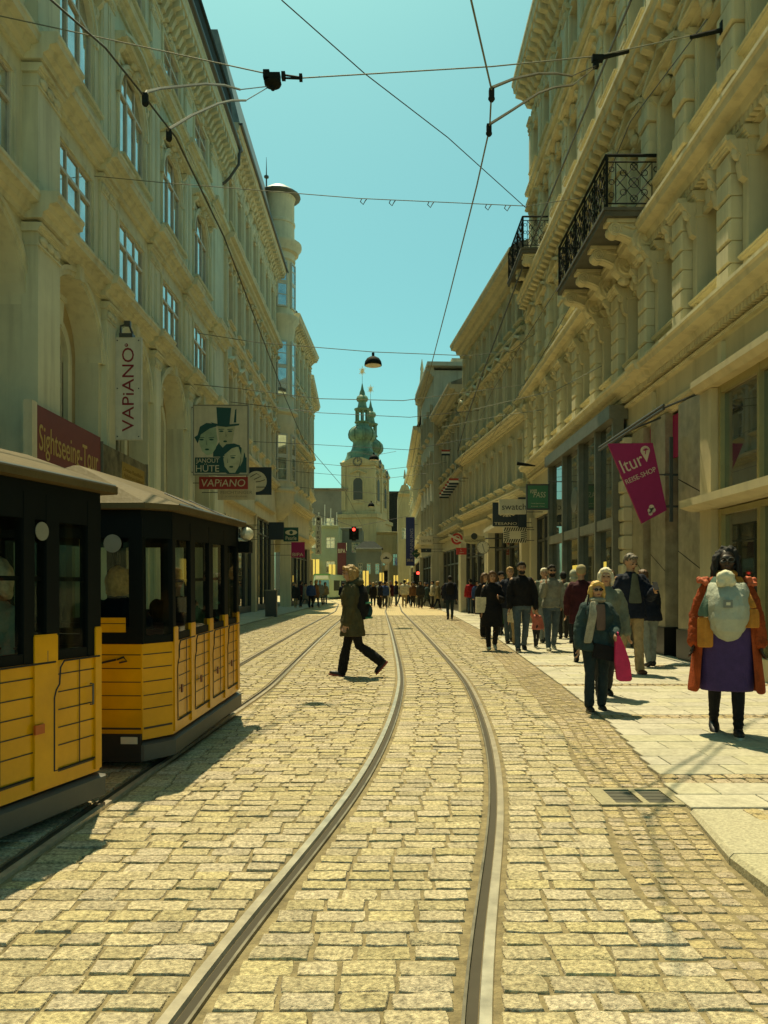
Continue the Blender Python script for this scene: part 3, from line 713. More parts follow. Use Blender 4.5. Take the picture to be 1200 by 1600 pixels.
# stone clad pillars with a shop entrance between
PINK = flat('magenta_cloth', (.36, .02, .10), .8)
for y0, y1 in ((12.9, 13.9), (14.55, 15.35), (15.8, 16.5)):
    mb = MB(); mb.box(u(y0), u(y1), -.8, .12, .55, 4.6); po = mb.build('clad_pillar', MARBLE, e)
    MB().box(u(y0)-.02, u(y1)+.02, -.8, .15, 0, .549).build('plinth', flat('black_plinth', (.015, .015, .012), .35), po)
    q = MB()
    for dz in (1.6, 2.9): q.add([(u(y0), .121, dz), (u(y1), .121, dz+.35), (u(y1), .123, dz+.37), (u(y0), .123, dz+.02)], [(0,1,2,3)])
    q.build('cladding_joint', BLACK, po)
f = MB()
for y0 in (12.56, 13.95, 14.45, 15.4, 15.72, 16.55): f.box(u(y0), u(y0)+.05, -.5, -.1, 0, 4.598)
so = f.build('entrance_frame', DARKMETAL, e); MB().box(u(12.61), u(16.55), -.9, -.86, .02, 4.59).build('glass', SHOPGLASS, so)
aw = thing('awning', 'folded magenta awning in a dark frame over the shop entrance beside the slanted flag', 'awning', (5.4, 14.5, 4.3))
MB().box(.02, .06, -1.5, 1.9, -.55, .25).build('cloth', PINK, aw)
mb = MB()
for z in (-.02, .04): mb.tube([(-.78, -1.7, z), (-.78, 2.2, z)], .025, 6)
for q in (-1.65, .3, 2.15): mb.tube([(-.05, q, .3), (-.78, q, 0)], .02, 6)
mb.build('frame', DARKMETAL, aw)
# glazed two-storey front
ga, gb = u(16.85), u(23.7)
mb = MB(); mb.box(ga-.02, gb+.02, -.02, .52, 5.0, 5.3); mb.build('glass_front_fascia', STEEL, e)
f = MB(); ms = [u(q) for q in (16.88, 18.3, 19.9, 21.7, 23.6)]
for x in ms: f.box(x-.05, x+.05, .2, .44, 0, 4.999)
for a, b2 in zip(ms, ms[1:]): f.box(a+.051, b2-.051, .18, .42, 2.62, 2.86); f.box(a+.051, b2-.051, .2, .4, 0, .2)
so = f.build('glass_front', STEEL, e)
for i, (a, b2) in enumerate(zip(ms, ms[1:])):
    MB().box(a+.051, b2-.051, .28, .31, 2.861, 4.99).build('glass', SHOPGLASS, so); MB().box(a+.051, b2-.051, .28, .31, .201, 2.619).build('glass', SHOPGLASS, so)
YEL = emis('lit_yellow_display', (.75, .55, .08), .5)
MB().box(ms[2]+.5, ms[2]+1.1, .312, .318, 1.0, 1.9).build('lit_poster', YEL, so); MB().box(ms[0]+.9, ms[0]+1.1, .312, .318, .4, 1.9).build('lit_poster', YEL, so)
MB().prism([(ms[2]+.75+.34*math.cos(t*math.pi/8), 3.65+.34*math.sin(t*math.pi/8)) for t in range(16)], .312, .36, 'y').build('round_emblem', STEEL, so)
R1.quoin(u(16.7), 0, 4.55, .26, .3, STONE_R, .3, .04, cap=False)
shopfront(R1, u(23.8), R1.L-.01, 4.55, DARKMETAL, PLASTER, 3, .12, True, {1: YEL})

# ---------------------------------------------------------------- the fronts further down the street
def pilq(b, *a): pass
L2 = Building('town_house', 'cream building with a round corner oriel and turret beyond the arched building', 'building', (-7.0, 49.6), (-7.0, 33.02), 'L', 9)
simple_front(L2, STONE_C, 21.2, [(8.7, 10.7, 'tri'), (13.0, 15.3, 'flat'), (17.3, 19.4, None)], 1.95, .95,
             [(7.4, .4, .35, 0), (12.2, .3, .25, 0), (16.1, .5, .5, 0), (20.5, .8, .7, .5)], pil=(12.6, 16.0, .36, .12), shop=5.2)
for i in range(9): L2.pilaster(min(max(L2.L/8*i, .25), L2.L-.25), 16.7, 20.4, .36, .12, STONE_C); L2.pilaster(min(max(L2.L/8*i, .25), L2.L-.25), 7.9, 12.1, .36, .12, STONE_C)
L2.roof(21.3, 5.6, ROOFGREY, .55, 9, 'mansard_roof', 0, L2.L-2.2, .75); L2.gutter(21.25, .72, DARKMETAL)
gb_ = MB(); rr = random.Random(5)
for i in range(90): gb_.ball((.3+i*(L2.L-.6)/90, .06, 19.9+rr.uniform(-.3, .35)), (.14, .12, rr.uniform(.15, .3)), 6, 4)
gb_.build('garland_frieze', STONE_C, L2.root)
shopfront(L2, 2.2, 8.9, 5.9, DARKMETAL, PLASTER, 4, .1, True); shopfront(L2, 9.0, L2.L-.05, 5.2, DARKMETAL, PLASTER, 4, .1, True)
mb = MB(); mb.lathe([(.25, 5.6), (.75, 6.1), (.98, 6.9), (1.0, 7.3), (1.12, 7.4), (1.12, 7.55), (.96, 7.6), (.96, 11.4), (1.0, 11.45), (1.0, 12.2), (1.2, 12.35), (1.2, 12.5), (.96, 12.6), (.96, 17.3), (1.0, 17.4), (1.05, 18.0), (1.3, 18.3), (1.3, 18.5), (.95, 18.6), (.95, 22.0), (1.05, 22.1), (1.05, 22.5), (1.25, 22.6), (1.25, 22.75), (1.45, 23.0), (1.45, 23.2), (1.0, 23.35), (.98, 24.4), (1.04, 24.45), (1.04, 24.6), (.98, 24.65), (.98, 26.0), (1.06, 26.2), (1.0, 26.21)], (0, 0), 24)
ori = mb.build('corner_oriel', STONE_C, L2.root, True, (.35, .1, 0))
MB().lathe([(1.0, 26.2), (1.38, 26.28), (1.38, 26.36), (.6, 26.9), (.03, 27.1), (.03, 27.15)], (0, 0), 20).build('turret_roof', ROOFGREY, ori, True)
MB().lathe([(.05, 27.1), (.05, 28.2), (.16, 28.25), (.16, 28.35), (.04, 28.4), (.01, 29.6)], (-.9, -.9), 8).build('finial', DARKMETAL, L2.root, True)
for z0, z1 in ((8.0, 11.0), (13.4, 16.9), (19.0, 21.9)):
    for a in (20, 75, 130):                                     # windows round the oriel
        t = R(a); c = Vector((math.cos(t), math.sin(t), 0)); q = Vector((-math.sin(t), math.cos(t), 0)); mb = MB(); gl = MB()
        def pb(m_, s0, s1, d0, d1, a0, a1):
            m_.add([tuple(q*s+c*d+Vector((0,0,z))) for z in (a0, a1) for s, d in ((s0, d0), (s1, d0), (s1, d1), (s0, d1))], [(0,3,2,1),(4,5,6,7),(0,1,5,4),(1,2,6,5),(2,3,7,6),(3,0,4,7)])
        pb(mb, -.34, -.26, .86, 1.02, z0, z1); pb(mb, .26, .34, .86, 1.02, z0, z1); pb(mb, -.26, .26, .86, 1.02, z0, z0+.1); pb(mb, -.26, .26, .86, 1.02, z1-.1, z1); zm = (z0+z1)/2+.1
        pb(mb, -.26, .26, .86, 1.01, zm-.12, zm+.12); pb(mb, -.26, .26, .9, 1.0, z0+.75, z0+.8); pb(mb, -.26, .26, .9, 1.0, zm+.8, zm+.85)
        pb(gl, -.255, .255, .9, .985, z0+.1, z1-.1)
        w_ = mb.build('window', WINFRAME, ori); gl.build('glass', WINGLASS, w_)
L3 = Building('town_house', 'ornate cream building with stepped gable roof behind the round oriel', 'building', (-6.15, 61), (-6.55, 51.2), 'L', 9)
simple_front(L3, STONE_C, 19.6, [(8.4, 10.4, 'flat'), (12.4, 14.6, 'tri'), (16.0, 17.9, None)], 1.9, .95, [(6.6, .5, .5, 0), (11.3, .35, .35, 0), (15.2, .3, .35, 0), (18.8, .8, .8, .5)], pil=(11.8, 18.7, .34, .15), shop=5.0)
L3.roof(19.6, 3.2, ROOFGREY, .6); shopfront(L3, .2, L3.L-.2, 5.0, DARKMETAL, PLASTER, 5, .12)
L4 = Building('town_house', 'narrow pale building with projecting cornice at the left end of the street', 'building', (-7.0, 72), (-6.6, 61.3), 'L', 9)
simple_front(L4, STONE_C, 18.3, [(6.5, 8.4, None), (10, 12, 'flat'), (13.8, 15.8, None)], 1.9, .9, [(5.2, .4, .5, 0), (9.2, .3, .4, 0), (13, .3, .4, 0), (17.5, .8, .8, .6)], pil=(9.6, 17.4, .4, .2), shop=4.6)
L4.roof(18.3, 2.5, ROOFGREY, .6); shopfront(L4, .2, L4.L-.2, 4.6, DARKMETAL, PLASTER, 4, .12)
R2 = Building('town_house', 'grey cream building with dense tall windows beyond the balconied building', 'building', (3.98, 40.0), (5.22, 28.45), 'R', 9)
simple_front(R2, STONE_B, 13.5, [(5.4, 7.0, None), (8.5, 10.1, 'tri'), (11.4, 12.7, None)], 1.3, .66, [(4.75, .25, .3, 0), (7.6, .35, .4, 0), (10.75, .25, .3, 0), (13.2, .7, .7, 0)], pil=(8.0, 10.7, .26, .12), shop=4.4)
R2.roof(13.85, 2.2, ROOFGREY, .6); shopfront(R2, .1, 5.6, 4.5, DARKMETAL, PLASTER, 4, .2); shopfront(R2, 5.7, R2.L-.05, 4.4, DARKMETAL, STONE_B, 4, .2)
R3 = Building('town_house', 'low cream building with a broad projecting cornice beyond the grey cream building', 'building', (3.42, 48.2), (3.96, 40.05), 'R', 9)
simple_front(R3, STONE_G, 11.6, [(5.2, 6.8, None), (8.1, 9.9, 'flat')], 1.5, .72, [(4.4, .25, .3, 0), (7.4, .2, .2, 0), (11.3, .7, .75, 0)], pil=(7.7, 11.2, .26, .08), shop=4.2)
R3.roof(11.9, 2.0, ROOFGREY, .6); shopfront(R3, .1, R3.L-.1, 4.2, DARKMETAL, STONE_G, 5, .15)
R4 = Building('town_house', 'grey flat topped block with a bare side wall turned to the street', 'building', (2.55, 56.5), (2.98, 48.4), 'R', 9)
simple_front(R4, STONE_G, 15.0, [(5.2, 6.6, None), (8.2, 9.8, None), (11.2, 12.8, None)], 1.7, .8, [(4.4, .2, .3, 0), (14.6, .6, .5, 0)], shop=4.2)
mb = MB(); mb.box(-.35, R4.L, -9.3, .45, 15.2, 15.45); mb.box(.4, 3, -4.5, -1.2, 15.46, 15.9); mb.box(.4, .5, -6.5, -5.2, 15.46, 16.2); mb.build('flat_roof', STONE_G, R4.root)
shopfront(R4, .1, R4.L-.1, 4.2, DARKMETAL, STONE_G, 4, .15)
sw = MB(); sw.box(-.06, .0, -2.2, -1.95, 9.6, 11.2); sw.build('side_window', DARKMETAL, R4.root)
R5 = Building('town_house', 'dark roofed building with a pinnacled corner at the right end of the street', 'building', (2.75, 76), (2.75, 57), 'R', 9)
simple_front(R5, STONE_C, 12.9, [(5.5, 7.3, None), (9.0, 10.8, 'flat')], 1.9, .9, [(4.5, .3, .4, 0), (8.2, .25, .3, 0), (12.6, .7, .8, 0)], pil=(8.5, 12.5, .3, .12), shop=4.3)
R5.roof(13.2, 3.4, ROOFDARK, .5, 9, setb=.8); shopfront(R5, .1, R5.L-.1, 4.3, DARKMETAL, STONE_C, 6, .15)
MB().lathe([(.35, 13), (.35, 14.9), (.5, 15.0), (.5, 15.2), (.28, 15.3), (.26, 16.2), (.34, 16.25), (.2, 16.5), (.1, 17.5), (.14, 17.6), (.02, 18.4)], (.5, .1), 10).build('pinnacle', STONE_C, R5.root, True)
R6 = Building('town_house', 'slim ochre building with a roof urn closing the right side of the street', 'building', (2.85, 92), (2.95, 76.2), 'R', 9)
simple_front(R6, STONE_C, 14.0, [(5.5, 7.3, None), (8.6, 10.2, None), (11.2, 12.6, None)], 2.0, .9, [(4.5, .3, .4, 0), (13.4, .6, .7, 0)], shop=4.3)
R6.roof(14, .6, ROOFDARK, .3); shopfront(R6, .1, R6.L-.1, 4.3, DARKMETAL, STONE_C, 6, .15)
# ---------------------------------------------------------------- far end: church, square
def sunburst(mb, c, r):
    for i in range(12):
        t = 2*math.pi*i/12; q = r*(1 if i % 2 else .72)
        mb.tube([c, c+Vector((math.cos(t)*q, 0, math.sin(t)*q*1.35))], [.10, .03], 5)
    mb.ball(c, r*.3, 8, 6)
def tower(px, y_, scale, label):
    d = y_; X = (px-VPX)*d/FPX; t = thing('church_tower', label, 'tower', (X, d, 0), R(-13)); k = scale
    b = MB(); H = 2.58*k
    z = lambda v: v*k
    b.box(-H*1.2, H*1.2, -H*1.2, H*1.2, 0, z(12.3)); b.box(-H*1.28, H*1.28, -H*1.28, H*1.28, z(12.3), z(12.9)); b.box(-H*1.05, H*1.05, -H*1.05, H*1.05, z(12.9), z(13.4))
    b.box(-H, H, -H, H, z(13.4), z(20.6))
    for s1 in (-1, 1):
        for s2 in (-1, 1): b.box(*sorted((s1*H*.78, s1*H*1.06)), *sorted((s2*H*.78, s2*H*1.06)), z(13.5), z(20.5))
    b.box(-H*1.1, H*1.1, -H*1.1, H*1.1, z(20.61), z(20.9))
    for rot in range(4):                                       # the curved gables carrying the clock
        st = len(b.v); n = 14; top = []
        for i in range(n+1):
            x = -1+2*i/n; top.append((x*H*1.12, z(21.0+max(0, .9*math.cos(x*math.pi*.62))+.12*abs(x))))
        b.prism([(-H*1.12, z(20.9)), (H*1.12, z(20.9))]+top[::-1], -H*1.13, -H*.9, 'y'); b.xf(Matrix.Rotation(R(90*rot), 4, 'Z'), st)
    body = b.build('tower_wall', CHURCH, t)
    for rot in range(4):
        M = Matrix.Rotation(R(90*rot), 4, 'Z')
        arc = [(.75*k*math.cos(a), z(17.9)+.75*k*math.sin(a)) for a in [math.pi*i/10 for i in range(11)]]
        f = MB().prism([(-.95*k, z(14.6)), (.95*k, z(14.6)), (.95*k, z(17.9))]+[(1.27*a, z(17.9)+(c_-z(17.9))*1.27) for a, c_ in arc][1:-1]+[(-.95*k, z(17.9))], -H-.1, -H+.05, 'y')
        f.xf(M); fo = f.build('window', CHURCH, t)
        w = MB().prism([(-.75*k, z(15.2)), (.75*k, z(15.2))]+arc, -H-.14, -H-.101, 'y'); w.xf(M); w.build('louvre', flat('belfry_louvre', (.06, .065, .05), .7), fo)
        hm = MB()
        for s1 in (-1, 1): hm.tube([(s1*1.3*k, -H-.15, z(19.35)), (s1*.7*k, -H-.2, z(19.6)), (0, -H-.2, z(19.85))], .1, 5)
        hm.prism([(-.2*k, z(18.6)), (.2*k, z(18.6)), (.3*k, z(19.4)), (-.3*k, z(19.4))], -H-.22, -H+.02, 'y'); hm.xf(M); hm.build('window_hood', CHURCH, t)
        c = MB(); cz = z(21.15); rr_ = .74*k
        for i in range(24):
            a0 = 2*math.pi*i/24; a1 = 2*math.pi*(i+1)/24
            c.prism([(r_*math.cos(a), cz+r_*math.sin(a)) for a, r_ in ((a0, rr_), (a0, rr_*.9), (a1, rr_*.9), (a1, rr_))], -H*1.13-.08, -H*1.13+.01, 'y')
            if i % 2 == 0: c.prism([((rr_*q)*math.cos(a0+dd), cz+rr_*q*math.sin(a0+dd)) for q, dd in ((.62, -.06), (.88, -.06), (.88, .06), (.62, .06))], -H*1.13-.08, -H*1.13+.01, 'y')
        c.box(-.03, .03, -H*1.13-.1, -H*1.13, cz, cz+rr_*.75); c.prism([(0, cz-.04), (rr_*.5, cz+.25), (rr_*.48, cz+.31), (0, cz+.04)], -H*1.13-.1, -H*1.13, 'y')
        c.xf(M); c.build('clock_face', DARKMETAL, t)
    dm = MB(); q = lambda r_, v: (r_*k, z(v))
    dm.lathe([q(2.75, 21.05), q(2.7, 21.6), q(2.5, 22.0), q(2.35, 22.5), q(2.3, 22.9), q(1.75, 23.2), q(1.55, 23.7), q(1.4, 24.5), q(1.6, 24.9)], (0, 0), 16, .55)
    dm.lathe([q(1.3, 24.6), q(1.75, 24.9), q(2.12, 25.4), q(2.18, 25.9), q(2.05, 26.5), q(1.6, 27.0), q(1.15, 27.25), q(1.0, 27.7), q(1.25, 27.85), q(1.25, 28.0), q(.9, 28.02)], (0, 0), 16)
    for i in range(8):
        a = math.pi/8+i*math.pi/4
        dm.lathe([q(.14, 28.0), q(.13, 29.9)], (1.0*k*math.cos(a), 1.0*k*math.sin(a)), 6)
        dm.tube([(r_*k*math.cos(a), r_*k*math.sin(a), z(v)) for r_, v in ((1.3, 24.7), (1.8, 24.95), (2.16, 25.4), (2.22, 25.9), (2.08, 26.5), (1.63, 27.0), (1.18, 27.25))], .09, 5)
    dm.lathe([q(1.15, 29.75), q(1.3, 29.95), q(1.3, 30.1), q(.8, 30.3), q(.7, 30.7), q(.62, 31.2), q(.85, 31.35), q(.98, 31.7), q(.85, 32.05), q(.5, 32.3), q(.42, 32.8), q(.25, 33.2), q(.12, 33.9), q(.03, 34.3), q(.03, 36.0)], (0, 0), 16)
    dm.build('copper_dome', COPPER, t, True)
    g_ = MB(); sunburst(g_, Vector((0, 0, z(36.2))), .62*k); g_.build('finial', GOLD, t)
    return t
tower(566, 120, .97, 'nearer ochre church tower with clock and green copper onion dome')
tower(579, 131, .97, 'farther twin church tower whose green dome peeps out on the right')
nv = thing('church_nave', 'broad dark church roof on both sides of the ochre tower', 'church', (-2, 138, 0))
MB().box(-13, 9.5, 0, 22, 0, 11).build('wall', CHURCH, nv)
MB().prism([(-.8, 11), (0, 18.6), (22, 18.6), (22.8, 11)], -13.5, 10, 'x').build('roof', ROOFDARK, nv)
def front(name, label, x0, x1, y_, top, m, depth=8, floors=(), bay=2.2, wd=1.0, cat='building', corn=.4, shop=0):
    b = Building(name, label, cat, (x1, y_), (x0, y_), 'L', depth)
    n = max(1, int(b.L/bay)); st = b.L/n
    b.wall('wall', m, 0, top, [(st*(i+.5)-wd/2, st*(i+.5)+wd/2, f0, f1) for i in range(n) for f0, f1 in floors], reveal=.2)
    for i in range(n):
        for f0, f1 in floors: b.window(st*(i+.5), f0, f1, wd, 'double', .15)
    if corn: b.cornice(top-.3, .4, corn, m)
    return b
X = lambda px, d: (px-VPX)*d/FPX
Z = lambda py, d: CAMH+(HOR-py)*d/FPX
GREENW = mat('pale_green_panel', (.30, .34, .21), .5, .12, .6); GREYB = mat('bluegrey_panel', (.13, .145, .12), .6, .15, .6); BROWNP = mat('brown_panel', (.22, .20, .14), .7, .15, .6)
mod = front('department_store', 'pale green panelled shop building with wide window bands behind the tram', X(478, 96), X(529, 96), 96, Z(822, 96), GREENW, 8, ((3.2, 4.6), (6.2, 7.6)), 1.4, 1.1)
mb = MB()
for i in range(5): mb.box(.2+i*.75, .3+i*.75, -.4, -.3, Z(822, 96), Z(800-i % 3*6, 96))
mb.build('roof_mast', WHITE, mod.root); text_mb('SKY', 0, 1.9, Z(824, 96), Z(815, 96), 0).xf(Matrix.Rotation(math.pi, 4, 'Z')).build('roof_lettering', WHITE, mod.root, False, (2.4, .1, 0))
front('office_block', 'dark brown glazed block rising behind the pale green store', X(470, 118), X(543, 118), 118, Z(764, 118), BROWNP, 8, ((10, 12),), 1.6, 1.2)
front('office_block', 'blue grey panelled block between the pale green store and the church tower', X(526, 104), X(566, 104), 104, Z(826, 104), GREYB, 7, ((6, 7.4),), 1.5, 1.1)
k_ = front('corner_house', 'small grey house with a dark hipped roof below the church tower', X(556, 92), X(596, 92), 92, Z(858, 92), GREYB, 4, ((2.9, 4.2),), 1.0, .5)
MB().rings([[(-.2, .25, Z(858, 92)+.1), (k_.L+.2, .25, Z(858, 92)+.1), (k_.L+.2, -4, Z(858, 92)+.1), (-.2, -4, Z(858, 92)+.1)], [(.9, -1, Z(845, 92)), (k_.L-.9, -1, Z(845, 92)), (k_.L-.9, -3, Z(845, 92)), (.9, -3, Z(845, 92))]]).build('roof', ROOFDARK, k_.root)
front('row_house', 'low ochre range with stepped parapet in front of the church nave', X(588, 112), X(648, 112), 112, Z(832, 112), CHURCH, 6, ((4.5, 6.2),), 1.6, .8)
gf = front('gabled_house', 'ochre gabled house with sunlit pinnacled roof right of the church tower', X(622, 106), X(643, 106), 106, Z(772, 106), CHURCH, 8, ((8, 9.6),), 1.6, .8)
mb = MB(); h = Z(772, 106); mb.prism([(0, h), (gf.L, h), (gf.L*.75, h+1.2), (gf.L*.6, h+1.3), (gf.L*.5, h+2.2), (gf.L*.4, h+1.3), (gf.L*.25, h+1.2)], -7, -.01, 'y'); mb.tube([(gf.L/2, -.3, h+2.2), (gf.L/2, -.3, h+3.4)], [.25, .05], 6); mb.build('gable', CHURCH, gf.root)
front('side_house', 'plain dark fronted house seen between the gabled house and the street corner', X(600, 124), X(700, 124), 124, Z(860, 124), BROWNP, 6, ((2.6, 4.2),), 2.0, .9)
front('side_house', 'low grey house behind the trams on the left of the square', X(430, 126), X(520, 126), 126, Z(842, 126), GREYB, 6, ((2.6, 4.2),), 2.0, .9)
LITY = emis('lit_vertical_tube', (1.0, .70, .14), .35)
for i, (a, b_, y0, y1, d) in enumerate(((487, 499, 874, 898, 95.8), (514, 524, 882, 904, 95.8), (567, 576, 892, 916, 91.7), (593, 601, 895, 910, 91.2), (615, 622, 899, 920, 91.2), (631, 638, 905, 925, 91.2), (663, 669, 898, 914, 70))):
    where = ('left of the tram roof', 'above the tram roof', 'on the small hipped house', 'left of the white round stop sign', 'right of the white round stop sign', 'left of the lower traffic light', 'right of the lower traffic light')[i]
    t = thing('light_column', 'pair of glowing yellow vertical light strips '+where, 'street light', (X((a+b_)/2, d), d-.2, 0), 0, 'glowing light strips round the square')
    w = (b_-a)*d/FPX/2
    for s in (-1, 1): MB().box(*sorted((s*.06, s*w)), -.08, .08, Z(y1, d), Z(y0, d)).build('light_strip', LITY, t)
    MB().box(-.05, .05, -.05, .05, 0, Z(y0, d)).build('post', DARKMETAL, t)
# tram waiting at the far stop
tr = thing('tram', 'white and green tram standing at the far stop on the left', 'tram', (X(503, 84), 84, 0), R(-9))
GW = flat('tram_white_green', (.45, .55, .35), .35); TG = flat('tram_green', (.12, .30, .10), .35)
mb = MB(); mb.rings([[(x*w, y_+dy, z_) for x, z_ in ((-1, .25), (1, .25), (1.0, 2.1), (.86, 2.75), (-.86, 2.75), (-1, 2.1))] for y_, w, dy in ((0, .85, 0), (.5, 1.05, 0), (24, 1.05, 0))]); mb.build('body', GW, tr, True)
mb = MB(); mb.rings([[(-.8, -.05, 1.0), (.8, -.05, 1.0), (.78, -.02, 2.1), (-.78, -.02, 2.1)], [(-.75, .1, 1.0), (.75, .1, 1.0), (.75, .1, 2.1), (-.75, .1, 2.1)]]); mb.build('windscreen', SHOPGLASS, tr)
MB().box(-.7, .7, -.04, .3, 2.25, 2.62).build('roof_light_band', flat('tram_white', (.75, .75, .65), .4), tr); MB().box(-.9, .9, -.03, .3, 2.63, 2.8).build('roof_edge', TG, tr)
for s in (-1, 1): MB().ball((s*.55, -.02, .75), (.12, .06, .08), 8, 5).build('headlight', emis('headlight', (1, .95, .8), 1.5), tr)
for i in range(6): MB().box(1.04, 1.07, 1.2+i*3.6, 4.2+i*3.6, .95, 2.1).build('side_window', SHOPGLASS, tr)
# ---------------------------------------------------------------- yellow sightseeing wagons
YELLOW = mat('yellow_wagon_paint', (.70, .335, .001), .3, .10, 3, spec=.3, coat=.12)
_n = YELLOW.node_tree; _z = _n.nodes.new('ShaderNodeTexNoise'); _z.inputs['Scale'].default_value = 2.2; _b = _n.nodes.new('ShaderNodeBump'); _b.inputs['Strength'].default_value = .06; _b.inputs['Distance'].default_value = .1
_n.links.new([q for q in _n.nodes if q.type == 'TEX_COORD'][0].outputs['Object'], _z.inputs['Vector']); _n.links.new(_z.outputs[0], _b.inputs['Height'])
for q in ('Normal', 'Coat Normal'): _n.links.new(_b.outputs[0], _n.nodes['Principled BSDF'].inputs[q])
WBLK = flat('black_wagon_frame', (.006, .009, .009), .55, spec=.08)
SKIRT = flat('grey_skirt', (.10, .10, .085), .55); ROOFC = mat('canvas_beige_roof', (.11, .082, .036), .6, .16, 3, .2, 30, spec=.1)
CLEAR = glass_clear('wagon_glass'); SEAT = flat('dark_red_seat', (.10, .025, .02), .7)
def wagon(label, loc, rz, pitch, Ls, Wd, ch, cd, pillars, posts, ridge=False):
    t = thing('sightseeing_wagon', label, 'wagon', loc, rz); t.rotation_euler = (pitch, 0, rz)
    def outl(o):
        P = [(0, 0), (0, Ls), (-ch, Ls+cd), (-Wd+ch, Ls+cd), (-Wd, Ls), (-Wd, 0), (-Wd+ch, -cd), (-ch, -cd)]
        cx, cy = -Wd/2, Ls/2; hx, hy = Wd/2, Ls/2+cd
        return [(cx+(x-cx)*(1+o/hx), cy+(y-cy)*(1+o/hy)) for x, y in P]
    def ring(o, z): return [(x, y, z) for x, y in outl(o)]
    MB().rings([ring(.012, .055), ring(.025, .065), ring(.025, .175), ring(-.02, .19)]).build('skirt', SKIRT, t)
    MB().rings([ring(-.05, .12), ring(-.05, .35)]).build('chassis', BLACK, t)
    body = MB().rings([ring(0, .21), ring(0, .905), ring(-.03, .915), ring(-.05, .5)], True).build('body', YELLOW, t)
    st = MB()
    for i in range(6):
        z = .33+i*.098
        if i == 0: z = .285
        o = outl(.0035); k = .006 if i else .014
        for a, b in zip(o, o[1:]+o[:1]):
            A = Vector((*a, 0)); B = Vector((*b, 0)); dd = (B-A).normalized(); nn = Vector((dd.y, -dd.x, 0))
            if nn.dot(A-Vector((-Wd/2, Ls/2, 0))) < 0: nn = -nn
            A = A+dd*.012; B = B-dd*.012; C = B-nn*.006; D = A-nn*.006
            st.add([(*A.xy, z), (*B.xy, z), (*C.xy, z), (*D.xy, z), (*A.xy, z+k), (*B.xy, z+k), (*C.xy, z+k), (*D.xy, z+k)], [(0,3,2,1),(4,5,6,7),(0,1,5,4),(1,2,6,5),(2,3,7,6),(3,0,4,7)])
    st.build('groove_line', flat('groove_line_dark', (.035, .032, .02), .5), body)  # dark raised strips; shade of the panel grooves put into their colour
    fr = MB()
    for p0, p1 in pillars:
        for x0, x1 in ((-.05, .006), (-Wd-.006, -Wd+.05)): fr.box(x0, x1, p0, p1, .9, 1.80)
    o = outl(-.03)
    for x, y in o: fr.box(x-.035, x+.035, y-.035, y+.035, .9, 1.80)
    for yy in (-cd, Ls+cd):
        for x in (-ch-.05, -Wd+ch+.05, -Wd*.52): fr.box(x-.04, x+.04, *sorted((yy, yy+(.05 if yy < 0 else -.05))), .9, 1.80)
        fr.box(-Wd+ch+.02, -ch-.02, *sorted((yy+(-.004 if yy < 0 else .004), yy+(.04 if yy < 0 else -.04))), .9, 1.02)
    fr.rings([ring(.003, 1.66), ring(.003, 1.86), ring(-.06, 1.86), ring(-.06, 1.66)], False); fr.rings([ring(.002, .90), ring(.002, .955), ring(-.05, .955), ring(-.05, .90)], False)
    fr.box(-.04, -.02, .05, Ls-.05, 1.335, 1.36)
    fr.build('window_frame', WBLK, t)
    gl = MB(); o = outl(-.012); z0, z1 = .955, 1.66
    for a, b in zip(o, o[1:]+o[:1]): gl.quad((*a, z0), (*b, z0), (*b, z1), (*a, z1))
    gl.build('glass', CLEAR, t)
    for p0, p1, zt in posts:                                         # door posts and door outlines
        pm = MB(); pm.box(-.01, .014, p0, p1, .23, zt); pm.box(-.012, .012, p0+.004, p1-.004, zt, zt+.008); po = pm.build('door_post', YELLOW, t)
    dl = MB(); pp = [p[1] for p in posts]+[Ls]
    for a, b in zip(pp, pp[1:]):
        if b-a > .12:
            P = [(.0145, a-.03, .30), (.0145, a-.03, .70), (.0145, a-.015, .74), (.0145, a+.012, .77), (.0145, a+.02, .86), (.0145, a+.05, .895), (.0145, b-.02, .895)]
            dl.tube(P, .0055, 4); dl.tube([(.0065, (a+b)/2, .30), (.0065, (a+b)/2, .89)], .003, 4); dl.tube([(.012, a-.03, .30), (.008, b-.05, .30)], .005, 4)
    dl.build('door_outline', BLACK, t)
    ins = MB()
    ins.rings([ring(-.07, .40), ring(-.07, .42)])
    k = max(2, int(Ls/.55))
    for i in range(k): yy = .15+i*Ls/k; ins.box(-Wd+.1, -.1, yy, yy+.34, .42, .62); ins.box(-Wd+.1, -.1, yy-.06, yy, .42, .98)
    ins.build('seat', SEAT, t)
    rf = MB().rings([ring(.05, 1.861), ring(.075, 1.865), ring(.075, 1.905), ring(.06, 1.912)]+([[(-Wd/2+(.02 if x > -Wd/2 else -.02), (-cd+.34 if y < Ls/2 else Ls+cd-.55), 2.225) for x, y in outl(0)]] if ridge else [ring(-.28, 2.06), ring(-.68, 2.14)])); rf.build('roof', ROOFC, t)
    return t
p = Vector((.0425, 1)).normalized()
w2 = wagon('second yellow sightseeing wagon, seen from behind with its rear end and four door bays', (-1.585, 5.72, 0), -math.atan2(.0425, 1), R(1.4), 2.06, 1.55, .157, .21,
      [(.0, .05), (.44, .56), (.98, 1.1), (1.5, 1.62), (1.98, 2.06)], [(.0, .09, 1.0), (.42, .54, 1.0), (.96, 1.08, 1.0), (1.48, 1.6, 1.0), (1.98, 2.06, 1.0)], True)
a1 = -math.atan2(.28, 1); Lw = 2.6; fd = Vector((math.sin(-a1), math.cos(-a1), 0)); org = Vector((-1.712, 4.58, 0))-fd*Lw
